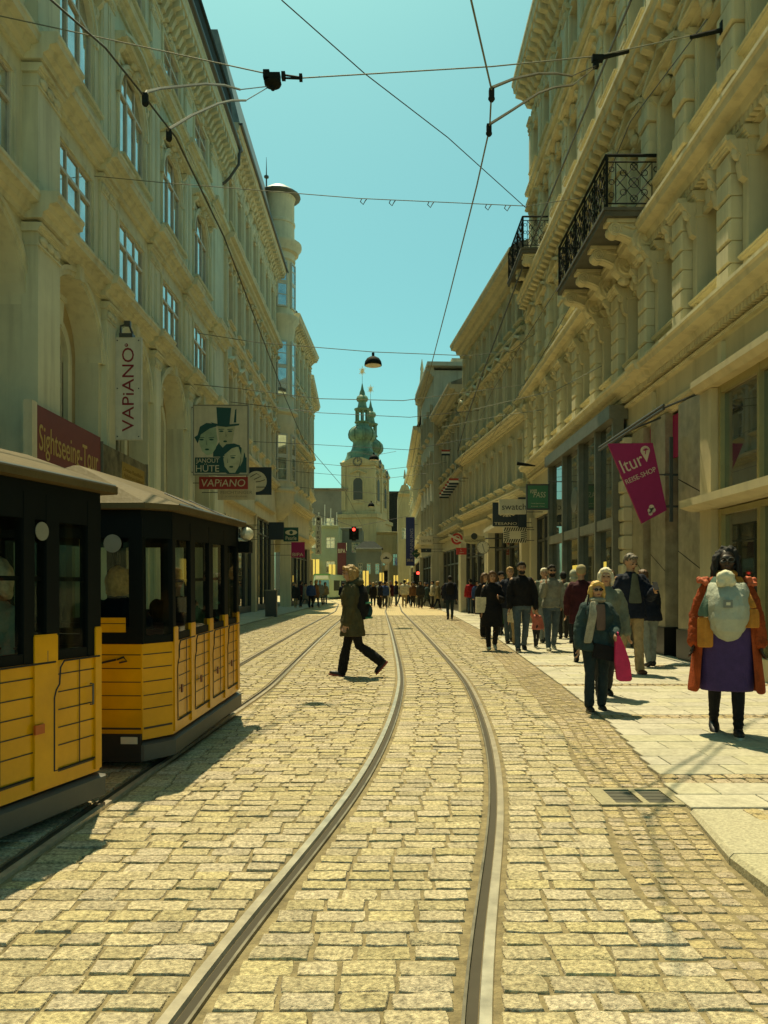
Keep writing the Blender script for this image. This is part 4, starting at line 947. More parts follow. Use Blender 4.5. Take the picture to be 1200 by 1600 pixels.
w1 = wagon('nearest yellow sightseeing wagon, cut off by the left edge of the picture', org, a1, 0, Lw, 1.5, .03, .04,
      [(Lw-.115, Lw), (Lw-.46, Lw-.36), (Lw-.63, Lw-.55), (Lw-1.35, Lw-1.2), (0, .1), (.6, .7)], [(.0, .08, 1.0), (.62, .74, 1.03), (1.25, 1.39, 1.03), (Lw-.56, Lw-.38, 1.04), (Lw-.055, Lw+.002, 1.06)])
for yy in (.30, .82, 1.34, 1.86): MB().box(.0145, .026, yy-.165, yy-.135, .50, .56).build('door_latch', flat('latch_brown', (.16, .05, .02), .4), w2)
for z_ in (.62,): MB().tube([(.012, Lw-.10, z_), (.03, Lw-.10, z_), (.03, Lw-.10, z_+.12), (.012, Lw-.10, z_+.12)], .006, 5).build('door_handle', DARKMETAL, w1)
for wg_, L_, wd_ in ((w1, Lw, 1.5), (w2, 2.06, 1.55)):
    r_ = MB()
    for yy in (L_*.3, L_*.62): r_.tube([(.06, yy, 1.918), (-.26, yy, 2.06)], .006, 4)
    r_.tube([(.075, -.05, 1.908), (.075, L_+.05, 1.908)], .007, 4); r_.build('roof_seam', DARKMETAL, wg_)
GREYD = flat('grey_disc', (.22, .22, .17), .5)
def disc(mb, c, r, th, n=20, axis='y'):
    ring = [(c[0]+r*math.cos(2*math.pi*i/n), c[2]+r*math.sin(2*math.pi*i/n)) if axis == 'y' else (c[1]+r*math.cos(2*math.pi*i/n), c[2]+r*math.sin(2*math.pi*i/n)) for i in range(n)]
    return mb.prism(ring, (c[1] if axis == 'y' else c[0]), (c[1] if axis == 'y' else c[0])+th, axis)
disc(MB(), (.008, Lw-.5, 1.60), .05, .004, 20, 'x').build('round_sticker', GREYD, w1)
MB().box(.0145, .028, Lw-.60+.03, Lw-.53+.03, .525, .575).build('marker_light', flat('orange_lamp', (.45, .10, .01), .3), w1)
MB().tube([(.012, Lw-.46, .90), (.012, Lw-.46, .96)], .004, 4).build('catch', DARKMETAL, w1)
disc(MB(), (-.36, -.214, 1.62), .065, -.004).build('round_sticker', GREYD, w2)
e = MB().box(-.47, -.27, -.2145, -.218, .985, 1.09).build('number_board', YELLOW, w2); MB().box(-.47, -.27, -.2185, -.219, 1.045, 1.05).build('board_line', BLACK, e)
MB().box(-.30, -.18, -.252, -.246, .19, .24).build('licence_lamp', flat('lamp_white', (.55, .52, .4), .4), w2)
mb = MB(); mb.tube([(-.34, -.225, .79), (-.52, -.24, .75), (-.62, -.25, .735)], .008, 5); mb.tube([(-.33, -.225, .79), (-.28, -.235, .81), (-.26, -.23, .78), (-.31, -.24, .77)], .007, 5); mb.build('hook', BLACK, w2, True)
mb = MB(); mb.ball((.08, 2.12, 1.79), (.07, .09, .07), 8, 6); o_ = mb.build('mirror', flat('mirror_white', (.6, .57, .42), .4), w2, True); disc(MB().box(.0, .12, 2.05, 2.2, 1.60, 1.715), (.06, 2.046, 1.66), .04, -.006).build('side_lamp', WBLK, w2)
BULB = emis('cabin_bulb', (1, .75, .3), 3.0); MB().ball((-.45, .05, 1.62), .022, 8, 6).build('cabin_lamp', BULB, w2, True)
MB().box(-.7, -.65, .0, .06, 1.0, 1.66).build('grab_pole', flat('pole_cream', (.5, .42, .24), .4), w2)

MB().box(-1.55+.16, -.16, -.245, -.20, .06, .255).build('rear_gap_shade', BLACK, w2)  # added black box standing in for the dark shade under the rear end

# ---------------------------------------------------------------- signs
def board(name, label, cat, px0, py0, px1, py1, d, m, texts=(), th=.07, wallx=None, group=None, arm=(.15, .85), rim=None):
    c = at((px0+px1)/2, (py0+py1)/2, d); w = (px1-px0)*d/FPX; h = (py1-py0)*d/FPX
    t = thing(name, label, cat, c, 0, group)
    MB().box(-w/2, w/2, 0, th, -h/2, h/2).build('board', m, t)
    if rim: 
        q = MB(); r_ = .03
        q.box(-w/2-.012, w/2+.012, -.014, th+.01, h/2-r_, h/2+.012); q.box(-w/2-.012, w/2+.012, -.014, th+.01, -h/2-.012, -h/2+r_); q.box(-w/2-.012, -w/2+r_, -.014, th+.01, -h/2+r_, h/2-r_); q.box(w/2-r_, w/2+.012, -.014, th+.01, -h/2+r_, h/2-r_); q.build('rim', rim, t)
    for s_, x0, y0, x1, y1, m2, *it in texts:
        text_mb(s_, -w/2+x0*w, -w/2+x1*w, h/2-y1*h, h/2-y0*h, -.001, .006, it[0] if it else 0).build('lettering', m2, t)
    if wallx is not None:
        q = MB(); sx = -1 if wallx < c.x else 1
        for a in arm: q.tube([(sx*(w/2-.02), th/2, h/2-h*a), (wallx-c.x, th/2, h/2-h*a)], .016, 6)
        q.build('bracket', DARKMETAL, t)
    t['w'] = w; t['h'] = h
    return t
RED = flat('sign_red', (.30, .025, .02), .5); MAROON = flat('maroon_board', (.16, .035, .025), .6); LETR = flat('dark_red_letters', (.22, .02, .03), .5); CRL = flat('cream_letters', (.62, .56, .36), .5)
DGREEN = flat('dark_green_board', (.01, .07, .05), .5); NAVY = flat('night_blue_board', (.012, .025, .035), .5); MAG = flat('magenta_board', (.30, .012, .10), .6); MIDG = flat('leaf_green_board', (.06, .19, .09), .55); INK = flat('ink_letters', (.03, .035, .025), .5); TEAL = flat('teal_ink', (.012, .07, .065), .5); OCHL = flat('ochre_letters', (.42, .30, .08), .5); GRL = flat('grey_letters', (.25, .24, .18), .5)
# vertical sign
t = board('hanging_sign', 'tall white hanging sign with red VAPIANO lettering running upwards', 'sign', 179, 527, 221, 687, 19.4, WHITE, (), .09, -6.98, None, (.13, .88))
w, h = t['w'], t['h']; mb = text_mb('VAPiANO', -1.06, 1.06, -.15, .15, -.001, .006); mb.xf(Matrix.Rotation(R(-90), 4, 'Y')); mb.build('lettering', LETR, t, False, (.0, 0, -.03))
for a in (-1, 1):
    for b_ in (-1, 0, 1): disc(MB(), (a*(w/2-.07), 0, b_*(h/2-.08)), .018, -.008, 8).build('bolt', DARKMETAL, t)
disc(MB(), (-.04, 0, h/2-.2), .045, -.006, 12).build('mark', LETR, t)
text_mb('R', -.062, -.018, h/2-.225, h/2-.175, -.007, .003).build('lettering', WHITE, t)
mb = MB(); mb.box(-.22, .12, -.02, .2, h/2+.002, h/2+.1); mb.tube([(-.2, .05, h/2+.1), (-.2, .05, h/2+.3), (.0, .05, h/2+.36), (.1, .05, h/2+.1)], .03, 6); mb.box(-.1, .05, 0, .1, h/2+.3, h/2+.42); mb.build('floodlight', DARKMETAL, t)
# hatter's sign with three heads
t = board('hanging_sign', 'hat shop hanging sign with three painted heads in hats and JANOUT HÜTE lettering', 'sign', 302, 633, 388, 742, 26.9, CREAM, (), .09, -6.98, None, (.03, .96), rim=GRL)
w, h = t['w'], t['h']
FACE1 = mat('painted_face_green', (.34, .44, .28), .6, .22, 1.6); FACE2 = mat('painted_face_pale', (.46, .46, .28), .6, .2, 1.6); FACE3 = mat('painted_face_light', (.50, .52, .33), .6, .2, 1.6)
def pic(pts, lvl, m, nm='painting'):
    P = [(-w/2+x*w, h/2-y*h) for x, y in pts]; MB().prism(P, -.002-.003*lvl, .0, 'y').build(nm, m, t)
def oval(cx, cy, rx, ry, n=18, a0=0, a1=2*math.pi, rot=0):
    r = []
    for i in range(n): q = a0+(a1-a0)*i/(n-1 if a1-a0 < 6 else n); x, y = rx*math.cos(q), ry*math.sin(q); r.append((cx+x*math.cos(rot)-y*math.sin(rot), cy+x*math.sin(rot)+y*math.cos(rot)))
    return r
pic([(.03, .75), (.97, .75), (.97, .97), (.03, .97)], 0, TEAL)
pic([(.36, .66), (.5, .5), (.6, .62), (.5, .74), (.36, .74)], .2, TEAL)
pic([(.44, .3), (.76, .3), (.72, .5), (.66, .62), (.56, .63), (.48, .56)], .4, FACE2)
pic([(.42, .03), (.69, .04), (.66, .28), (.44, .28)], 1.2, TEAL); pic([(.31, .245), (.44, .27), (.66, .275), (.84, .265), (.83, .29), (.6, .315), (.4, .295)], 1.4, TEAL); pic([(.735, .25), (.76, .07), (.785, .05), (.78, .25)], 1.4, TEAL)
pic([(.10, .4), (.24, .33), (.41, .32), (.44, .5), (.41, .62), (.34, .7), (.25, .72), (.16, .66), (.11, .55)], .6, FACE1)
pic([(.02, .46), (.08, .43), (.12, .31), (.24, .255), (.36, .265), (.43, .305), (.3, .335), (.14, .42), (.08, .55)], 1.0, TEAL)
pic(oval(.72, .78, .235, .23), .9, TEAL); pic([(.53, .68), (.68, .6), (.82, .6), (.87, .72), (.84, .86), (.76, .97), (.66, .97), (.57, .88)], 1.1, FACE3)
pic([(.49, .78), (.5, .64), (.6, .56), (.74, .55), (.86, .58), (.7, .62), (.58, .7)], 1.5, TEAL)
pic([(.88, .6), (.93, .66), (.90, .8), (.85, .88), (.87, .74)], 1.3, FACE3)
for x0, y0, dx in ((.24, .495, .09), (.62, .755, .1), (.59, .375, .08)):
    for s_ in (-1, 1): pic(oval(x0+s_*dx, y0, .042, .012, 10), 1.7, TEAL); pic([(x0+s_*dx-.05, y0-.03), (x0+s_*dx+.05, y0-.035), (x0+s_*dx+.05, y0-.026), (x0+s_*dx-.05, y0-.02)], 1.7, TEAL)
    pic([(x0, y0), (x0+.012, y0+.07), (x0-.02, y0+.08), (x0+.0, y0+.072)], 1.7, TEAL)
for cx, cy, k_ in ((.25, .635, 1), (.69, .885, 1), (.58, .52, .9)): pic(oval(cx, cy, .04*k_, .014, 10), 1.8, DGREEN)
for s_, y0, y1 in (('JANOUT', .765, .845), ('HÜTE', .84, .955)): text_mb(s_, -w/2+.05*w, -w/2+.47*w, h/2-y1*h, h/2-y0*h, -.006, .004).build('lettering', CRL, t)
board('hanging_sign', 'small red hanging sign with pale VAPIANO lettering under the hat shop sign', 'sign', 311, 745, 387, 764, 27.2, RED, [('VAPiANO', .05, .2, .95, .8, CRL, .12)], .08, -6.98, None, (.5,))
board('hanging_sign', 'pale sign with thin FEICHTINGER lettering partly behind the red sign', 'sign', 340, 752, 399, 781, 29.0, CREAM, [('FEICHTINGER', .08, .52, .92, .68, GRL), ('SCHMUCKHANDEL', .2, .78, .8, .86, GRL)], .08, -6.98, None, (.6,))
t = board('hanging_sign', 'dark blue hanging sign with pale circle behind the hat shop sign', 'sign', 385, 730, 424, 773, 31.0, NAVY, (), .08, -6.98, None, (.3,))
disc(MB(), (-.1, 0, -.02), .42, -.006, 24).build('circle', CREAM, t)
mb = MB()
for P in ([(-.35, -.012, .15), (-.1, -.012, .3), (.1, -.012, .2), (-.2, -.012, .05)], [(-.3, -.012, -.05), (.05, -.012, -.02), (.25, -.012, .05)], [(-.1, -.012, -.25), (.25, -.012, -.25)]): mb.tube(P, .014, 5)
mb.build('line_drawing', INK, t)
# long tour sign along the left front
t = thing('shop_sign', 'long maroon Sightseeing-Tour board on the wall above the wagons', 'sign', (-6.45, 14.0, 3.4))
MB().box(-.06, .06, 0, 3.15, 0, 1.25).build('board', MAROON, t); MB().box(-.08, .08, -.2, -.001, -.02, 1.28).build('end_cap', CREAM, t)
mb = text_mb('Sightseeing-Tour', .12, 3.0, .28, .92, 0, .006); mb.xf(Matrix.Rotation(R(90), 4, 'Z')); mb.build('lettering', OCHL, t, False, (.061, 0, 0))
t = thing('shop_sign', 'glazed picture panel with a yellow notice continuing the maroon board', 'sign', (-6.42, 17.25, 3.3))
MB().box(-.06, .03, 0, 3.2, 0, 1.25).build('board', mat('photo_print', (.16, .14, .08), .3, .6, 2.5), t); MB().box(.0305, .034, 1.3, 3.0, .45, 1.05).build('notice', flat('yellow_notice', (.30, .20, .03), .4), t)
mb = MB()
for i in range(3): text_mb(('Donau-Rundfahrt', 'Abfahrten laufend', 'LINZ CITY')[i], 1.4, 2.9, .84-.15*i, .94-.15*i, 0, .003, 0, mb)
mb.xf(Matrix.Rotation(R(90), 4, 'Z')); mb.build('lettering', flat('dim_letters', (.2, .12, .02), .5), t, False, (.035, 0, 0))
MB().box(-.08, .06, -.03, -.001, -.02, 1.28).build('edge_trim', STEEL, t); MB().box(-.08, .06, 3.2, 3.24, -.02, 1.28).build('edge_trim', STEEL, t)
t = thing('warning_lamp', 'small red lamp at the end of the glazed picture panel', 'lamp', at(224, 745, 20.6)); MB().lathe([(.1, -.12), (.12, -.05), (.12, .08), (.06, .12)], (0, 0), 12).build('lens', flat('red_lens', (.5, .02, .015), .25), t); MB().box(-.5, -.1, -.03, .03, -.14, -.08).build('arm', DARKMETAL, t)
# left far signs
board('hanging_sign', 'dark green optician sign with an eye and Pearle lettering', 'sign', 443, 824, 466, 846, 38, DGREEN, [('Pearle', .15, .62, .88, .9, CRL)], .1, -6.98)
e = thing('eye_emblem', 'pale eye emblem fixed on the dark green optician sign', 'emblem', at(455, 832, 37.98)); MB().prism([(x*.3, z*.13) for x, z in oval(0, 0, 1, 1, 16)], -.01, 0, 'y').build('outline', CRL, e); disc(MB(), (0, -.01, 0), .09, -.008, 12).build('pupil', DGREEN, e)
board('hanging_sign', 'magenta hanging sign with pale BIPA lettering on the left side', 'sign', 455, 847, 476, 871, 42, MAG, [('BIPA', .1, .7, .9, .92, CRL)], .1, -6.98)
board('shop_fascia', 'plain dark blue fascia box beside the green optician sign', 'sign', 420, 816, 443, 843, 37, NAVY, (), .2, -6.98)
board('hanging_sign', 'slim white sign with dark letters stacked downwards at the left end', 'sign', 493, 806, 502, 866, 70, WHITE, [(c, .25, .04+.12*i, .75, .12+.12*i, INK) for i, c in enumerate('INTERSPA')], .1, -7.0)
board('shop_banner', 'dark red banner with pale letters in front of the blue grey block', 'banner', 527, 848, 541, 912, 94, flat('dark_red_cloth', (.12, .03, .03), .8), [('BIPA', .1, .15, .9, .25, CRL)], .08)
# right signs
t = thing('flag_sign', 'slanted magenta ltur REISE-SHOP flag hanging over the pavement', 'sign', at(996, 755, 14.0))
q = lambda px, py: ((px-996)*14/FPX, (755-py)*14/FPX)
MB().prism([q(950, 693), q(1020, 692), q(1042, 797), q(1003, 818)], 0, .05, 'y').build('cloth', MAG, t)
PALE = flat('pale_pink_letters', (.62, .50, .38), .6); M_ = Matrix.Rotation(R(-24), 4, 'Y')
text_mb('ltur', 0, .42, 0, .25, 0, .006).xf(M_).build('lettering', PALE, t, False, (q(975, 740)[0], -.001, q(975, 740)[1]))
text_mb('REISE-SHOP', 0, .60, 0, .09, 0, .006).xf(M_).build('lettering', PALE, t, False, (q(979, 757)[0], -.001, q(979, 757)[1]))
cx, cz = q(1008, 704); dp = [(cx+.085*math.cos(a), cz+.085*math.sin(a)) for a in [R(-30)+R(240)*i/14 for i in range(15)]]+[(cx+.03, cz-.21)]
MB().prism(dp, -.008, 0, 'y').build('emblem', PALE, t)
mb = MB(); mb.tube([(cx, -.012, cz-.07), (cx+.01, -.012, cz+.01)], .008, 5)
for a in (20, 65, 115, 160, 200): mb.tube([(cx+.01, -.012, cz+.01), (cx+.01+.055*math.cos(R(a)), -.012, cz+.01+.045*math.sin(R(a)))], [.012, .004], 5)
mb.build('palm_mark', MAG, t)
cx, cz = q(1018, 797); mb = MB()
for dx, dz, r_ in ((0, .05, .05), (-.03, -.01, .045), (.03, .0, .045), (-.02, -.06, .04)): disc(mb, (cx+dx, 0, cz+dz), r_, -.006, 9)
mb.build('small_mark', PALE, t)
mb = MB(); mb.box(.60, .66, .02, .06, -.7, .85)
for z in (.16, -.42): mb.tube([(.38, .03, z), (.6, .03, z)], .014, 5); mb.box(.5, .85, .03, .05, z-.02, z+.02)
mb.build('bracket', DARKMETAL, t)
board('hanging_sign', 'square green hanging sign with pale vom FASS lettering', 'sign', 823, 757, 858, 796, 21.8, MIDG, [('vom', .15, .2, .45, .36, CRL, .2), ('FASS', .3, .3, .85, .52, CRL, .2), ('Wein Spirituosen', .2, .74, .8, .79, CRL), ('Essig Öle', .2, .85, .8, .9, CRL)], .08, 5.1, None, (-.12,), rim=DARKMETAL)
board('hanging_sign', 'pale hanging sign with dark swatch lettering', 'sign', 780, 780, 822, 803, 25.5, CREAM, [('swatch', .1, .3, 1.0, .72, INK)], .14, 5.2)
t = board('hanging_sign', 'dark hanging sign with a pale floral mark and TESANO lettering', 'sign', 770, 785, 810, 822, 27.5, NAVY, [('TESANO', .06, .84, .94, .95, CRL)], .1, 5.2)
mb = MB()
for i in range(16): a = i*2.4; mb.tube([(.05+.06*math.cos(a), -.006, .03+.02*math.sin(a)), (.05+.3*math.cos(a), -.006, .03+.12*math.sin(a))], [.012, .03], 5)
mb.build('floral_mark', CRL, t)
board('shop_fascia', 'tall dark panel beside the TESANO sign', 'sign', 810, 777, 823, 832, 27.2, NAVY, (), .1, 5.2)
t = board('hanging_sign', 'black and white zebra striped hanging sign with blank pale centre', 'sign', 787, 824, 823, 848, 27.0, CREAM, (), .1, 5.2)
w, h = t['w'], t['h']; mb = MB()
for i in range(10):
    x = -w/2+i*w/10
    for z0, z1 in ((-h/2, -.14), (.14, h/2)): mb.add([(x, -.005, z0), (x+.045, -.005, z0), (min(x+.10, w/2), -.005, z1), (x+.05, -.005, z1)], [(0,1,2,3)])
for i in range(4):
    z = -.14+i*.07
    for x0, x1 in ((-w/2, -.2), (.2, w/2)): mb.add([(x0, -.005, z), (x1, -.005, z+.03), (x1, -.005, z+.065), (x0, -.005, z+.035)], [(0,1,2,3)])
mb.build('zebra_stripes', INK, t)
t = thing('hanging_sign', 'oval pale gold jeweller sign with GOLDSCHMIED lettering', 'sign', at(741, 843, 33)); w = 33*36/FPX
MB().prism([(x*w/2, z*.19) for x, z in oval(0, 0, 1, 1, 20)], 0, .08, 'y').build('board', flat('old_gold_board', (.50, .42, .2), .5), t); disc(MB(), (0, 0, .14), .14, -.02, 14).build('crest', INK, t)
text_mb('GOLDSCHMIED', -.4, .4, -.10, .0, -.001, .006).build('lettering', INK, t); MB().tube([(.4, .04, .05), (5.0-t.location.x, .04, .05)], .03, 6).build('bracket', DARKMETAL, t)
t = thing('street_clock', 'round white clock hanging under the gold jeweller sign', 'clock', at(755, 855.5, 32)); r_ = 10*32/FPX
disc(MB(), (0, 0, 0), r_, .12, 24).build('clock_case', DARKMETAL, t); disc(MB(), (0, 0, 0), r_*.93, -.008, 24).build('dial', flat('clock_dial', (.68, .63, .45), .4), t)
mb = MB()
for i in range(12): a = i*math.pi/6; mb.tube([(r_*.74*math.cos(a), -.011, r_*.74*math.sin(a)), (r_*.88*math.cos(a), -.011, r_*.88*math.sin(a))], .008, 4)
mb.tube([(0, -.012, 0), (-.03, -.012, .15)], .012, 4); mb.tube([(0, -.012, 0), (.06, -.012, -.2)], .009, 4); mb.build('hands', INK, t)
MB().tube([(r_, .05, 0), (5.0-t.location.x, .05, 0)], .03, 6).build('bracket', DARKMETAL, t)
t = thing('hanging_sign', 'round red and white sign crossed by a slanting pale bar', 'sign', at(714, 842, 36)); r_ = 9*36/FPX
disc(MB(), (0, 0, 0), r_, .08, 22).build('board', flat('bright_red', (.42, .03, .02), .5), t); disc(MB(), (0, 0, 0), r_*.62, -.006, 22).build('inner_disc', CREAM, t); disc(MB(), (0, 0, 0), r_*.45, -.012, 22).build('centre', flat('bright_red', (.42, .03, .02), .5), t)
mb = MB(); mb.box(-.44, .44, -.03, -.013, -.05, .05); mb.xf(Matrix.Rotation(R(26), 4, 'Y')); mb.build('bar', CREAM, t); MB().tube([(.2, .05, -.1), (4.4-t.location.x, .05, -.1)], .03, 6).build('bracket', DARKMETAL, t)
board('hanging_sign', 'small bright red sign on a dark bracket left of the clock', 'sign', 713, 856, 729, 866.5, 36, flat('bright_red', (.42, .03, .02), .5), [('L', .42, .15, .55, .45, CRL), ('LIBRO', .3, .62, .72, .78, CRL)], .1, 4.4)
board('hanging_sign', 'pale box sign with dark NOTAR lettering', 'sign', 655, 838, 676, 851, 46, CREAM, [('NOTAR', .18, .4, .92, .72, INK)], .3, 3.5)
board('hanging_sign', 'low black sign beneath the NOTAR sign', 'sign', 658, 857, 674, 863, 46, NAVY, [('>', .45, .3, .55, .7, CRL)], .1, 3.5)
t = board('street_banner', 'tall blue banner with pale upright lettering on the right', 'banner', 634, 808, 648, 884, 66, flat('blue_cloth', (.03, .045, .17), .8), [('SB.6.', .12, .86, .88, .91, CRL)], .05, 2.95)
mb = text_mb('SPANNUNG', -1.5, 1.0, -.14, .14, -.001, .006); mb.xf(Matrix.Rotation(R(-90), 4, 'Y')); mb.build('lettering', flat('soft_blue_letters', (.25, .26, .36), .6), t, False, (.12, 0, .1))
t = thing('hanging_sign', 'dark green diamond shaped sign at the foot of the blue banner', 'sign', at(650.5, 865, 64)); q_ = 7.5*64/FPX
MB().prism([(0, -q_), (q_, 0), (0, q_), (-q_, 0)], 0, .1, 'y').build('board', DGREEN, t); text_mb('grün', -.2, .2, -.07, .08, -.001, .006, .2).build('lettering', CRL, t); MB().tube([(q_, .05, 0), (2.9-t.location.x, .05, 0)], .03, 6).build('bracket', DARKMETAL, t)
for i, (px, py, wd_) in enumerate([(696.5, 705, 13)]+[(703-3.0*k+6, 750+4.4*k, 15) for k in range(6)]):
    d = 43.5 if i == 0 else 37+1.2*i; c = at(px, py, d); w = wd_*d/FPX
    t = thing('striped_flag', 'red white and dark striped flag board '+('hanging alone high on the right' if i == 0 else ('first', 'second', 'third', 'fourth', 'fifth', 'sixth')[i-1]+' from the top of the slanting row'), 'flag', c, 0, 'striped flag boards on the right fronts')
    for k, m_ in enumerate((flat('flag_red', (.35, .05, .03), .7), WHITE, NAVY)):
        MB().box(-w/2, w/2, 0, .03, -.02-k*.11, .085-k*.11).build('stripe', m_, t)
    MB().tube([(w/2-.02, .015, .09), (4.9-(d-36)*.09-c.x, .015, .09)], .015, 5).build('pole', DARKMETAL, t)

# ---------------------------------------------------------------- poles, signals, wires, lamps
WIRE = flat('wire', (.05, .055, .045), .5); WIREP = flat('pale_wire', (.18, .19, .14), .7, spec=.1)
def wire(label, pts, r=.012, m=None, sag=0.0, name='overhead_wire', cat='wire', group='overhead wires and cables'):
    P = [at(*p) for p in pts]; Q = []
    for a, b in zip(P, P[1:]):
        n = 8 if sag else 3
        for i in range(n): t_ = i/n; Q.append(a.lerp(b, t_)+Vector((0, 0, -sag*4*t_*(1-t_))))
    Q.append(P[-1]); c = Q[0].copy()
    mb = MB().tube([q-c for q in Q], r, 5); o = mb.build(name, m or WIRE, None, True, c); tag(o, label, cat, group); return o
wire('contact wire over the right track, leaving the picture at the top', [(700, -160, 4.7), (736, 0, 5.5), (768, 140, 6.48), (765, 200, 7.02), (745, 290, 8.0), (700, 470, 11.25), (661, 620, 16.9), (645, 720, 25.5), (622, 800, 50)], .008, WIREP)
wire('contact wire over the left track crossing the arched facade', [(20, -60, 5.15), (80, 0, 5.5), (165, 75, 6.0), (225, 150, 6.56), (275, 215, 7.2), (350, 370, 9.2), (445, 620, 16.9), (475, 690, 22), (535, 760, 31.9), (570, 830, 57)], .009)
SP = [('front span wire running from the left facade past the black insulator', [(-70, 8, 12.4), (0, 25, 12.4), (412, 114, 12.2)], WIREP), ('front span wire from the black insulator to the right facade', [(470, 122, 12.2), (768, 104, 12.0), (930, 88, 11.9), (1130, 45, 11.7), (1180, 30, 11.3)], WIREP),
      ('second span wire with small hangers high across the street', [(145, 275, 18.4), (250, 285, 18.5), (560, 310, 18.7), (822, 322, 19.0), (930, 306, 19.6)], WIREP), ('steep cable from the top of the picture down to the second span wire', [(440, 0, 12.0), (570, 115, 13.6), (700, 215, 15.8), (822, 325, 19.0)], WIRE),
      ('span wire that carries the hanging street lamp', [(305, 520, 28), (400, 535, 28), (583, 550, 28), (735, 556, 28), (800, 548, 29), (838, 520, 27)], WIREP),
      ('span wire just below the lamp level from the hat shop sign', [(296, 600, 27), (380, 608, 27), (500, 623, 27.5), (630, 626, 28), (830, 600, 28)], WIREP), ('span wire crossing in front of the church dome', [(360, 628, 34), (500, 645, 34), (640, 652, 34.5), (760, 640, 36)], WIRE), ('span wire crossing below the church dome', [(395, 690, 40), (500, 695, 41), (640, 703, 42), (760, 680, 34)], WIRE),
      ('span wire at the height of the church clock', [(430, 718, 48), (600, 734, 48), (700, 722, 45)], WIRE), ('thin span wire across the belfry window', [(440, 735, 52), (600, 748, 53), (680, 738, 52)], WIRE), ('lowest thin span wire before the church', [(450, 760, 56), (600, 772, 57), (680, 760, 54)], WIRE),
      ('long slanting cable along the right facades', [(1105, 30, 11.6), (985, 190, 14.5), (890, 420, 20), (770, 610, 27), (716, 730, 36), (690, 765, 44)], WIRE), ('thick black feeder cable along the right cornice', [(986, 0, 15.6), (850, 330, 24), (757, 575, 31), (727, 660, 37), (705, 745, 46)], WIRE),
      ('cable anchored beside the near end of the iron balcony', [(1010, 300, 15.1), (940, 390, 17.5), (845, 560, 23), (770, 680, 31)], WIRE), ('short pale wire reaching the right facade above the swatch sign', [(740, 640, 24), (868, 610, 23), (940, 572, 18)], WIREP), ('short pale wire reaching the right facade over the flag row', [(690, 668, 30), (780, 650, 29), (850, 640, 25)], WIREP)]
for l_, p_, m_ in SP:
    thick = 'feeder' in l_
    wire(l_, p_, .028 if thick else (.010 if p_[0][2] < 20 else .014), m_)
t = thing('insulator', 'black insulator bracket clamped on the front span wire against the sky', 'insulator', at(440, 121, 12.2))
mb = MB(); mb.box(-.29, -.19, -.05, .05, -.02, .10); mb.box(-.19, -.02, -.06, .06, -.07, .05); mb.box(.0, .06, -.05, .05, -.03, .07); mb.tube([(.03, 0, .04), (.3, 0, .0)], .015, 6); mb.tube([(.03, 0, -.01), (.3, 0, -.02)], .015, 6); mb.box(.28, .33, -.04, .04, -.05, .04); mb.build('clamp', IRON, t)
MB().lathe([(.03, -.2), (.04, -.14), (.13, -.12), (.14, -.09), (.06, -.05)], (-.14, 0), 12).build('porcelain', IRON, t, True)
def arm(label, pts, d0=None):
    wire(label, pts, .014, flat('pale_pole', (.16, .16, .12), .6), 0, 'pull_off_arm', 'catenary arm', 'curved arms that steady the contact wires')
arm('upper curved arm steadying the left contact wire', [(226, 150, 6.56), (230, 143, 6.7), (250, 138, 7.3), (320, 131, 8.6), (350, 133, 9.6), (375, 140, 10.4)])
arm('lower curved arm steadying the left contact wire', [(262, 203, 7.05), (300, 180, 7.8), (340, 162, 8.8), (362, 157, 9.6), (384, 157, 10.4)])
arm('upper curved arm steadying the right contact wire', [(768, 137, 6.5), (800, 124, 7.4), (840, 115, 8.5), (870, 115, 9.6), (893, 119, 10.4)])
arm('lower curved arm steadying the right contact wire', [(765, 194, 7.0), (800, 172, 7.6), (840, 146, 8.6), (865, 137, 9.6), (895, 133, 10.4)])
for i, (a, b_) in enumerate((((375, 140, 10.4), (418, 135, 12.1)), ((384, 157, 10.4), (418, 137, 12.1)), ((893, 119, 10.4), (932, 102, 11.9)), ((895, 133, 10.4), (932, 104, 11.9)))): wire('thin tie from the '+('upper left', 'lower left', 'upper right', 'lower right')[i]+' curved arm to the front span wire', [a, b_], .007)
t = thing('insulator', 'pale pulley clamp on the front span wire before the right facade', 'insulator', at(932, 92, 11.9)); MB().box(-.07, .1, -.04, .04, -.04, .05).tube([(.1, 0, .02), (.5, 0, .12)], .03, 6).box(-.05, .03, -.04, .04, -.14, -.051).build('clamp', IRON, t)
t = thing('insulator', 'dark turnbuckle where the front span wire meets the slanting cable', 'insulator', at(1130, 46, 11.7)); MB().tube([(-.5, 0, -.12), (.28, 0, .06)], [.03, .035], 6).box(-.04, .06, -.04, .04, -.06, .12).build('clamp', IRON, t)
for px, py, d in ((227, 152, 6.56), (264, 208, 7.08), (768, 145, 6.5), (764, 200, 7.0)):
    t = thing('wire_clip', 'black clip joining the '+('left' if px < 500 else 'right')+' contact wire and its '+('upper' if py < 155 else 'lower')+' arm', 'clip', at(px, py, d)); MB().box(-.022, .022, -.022, .022, -.05, .03).ball((0, 0, -.05), .03, 6, 5).build('body', IRON, t)
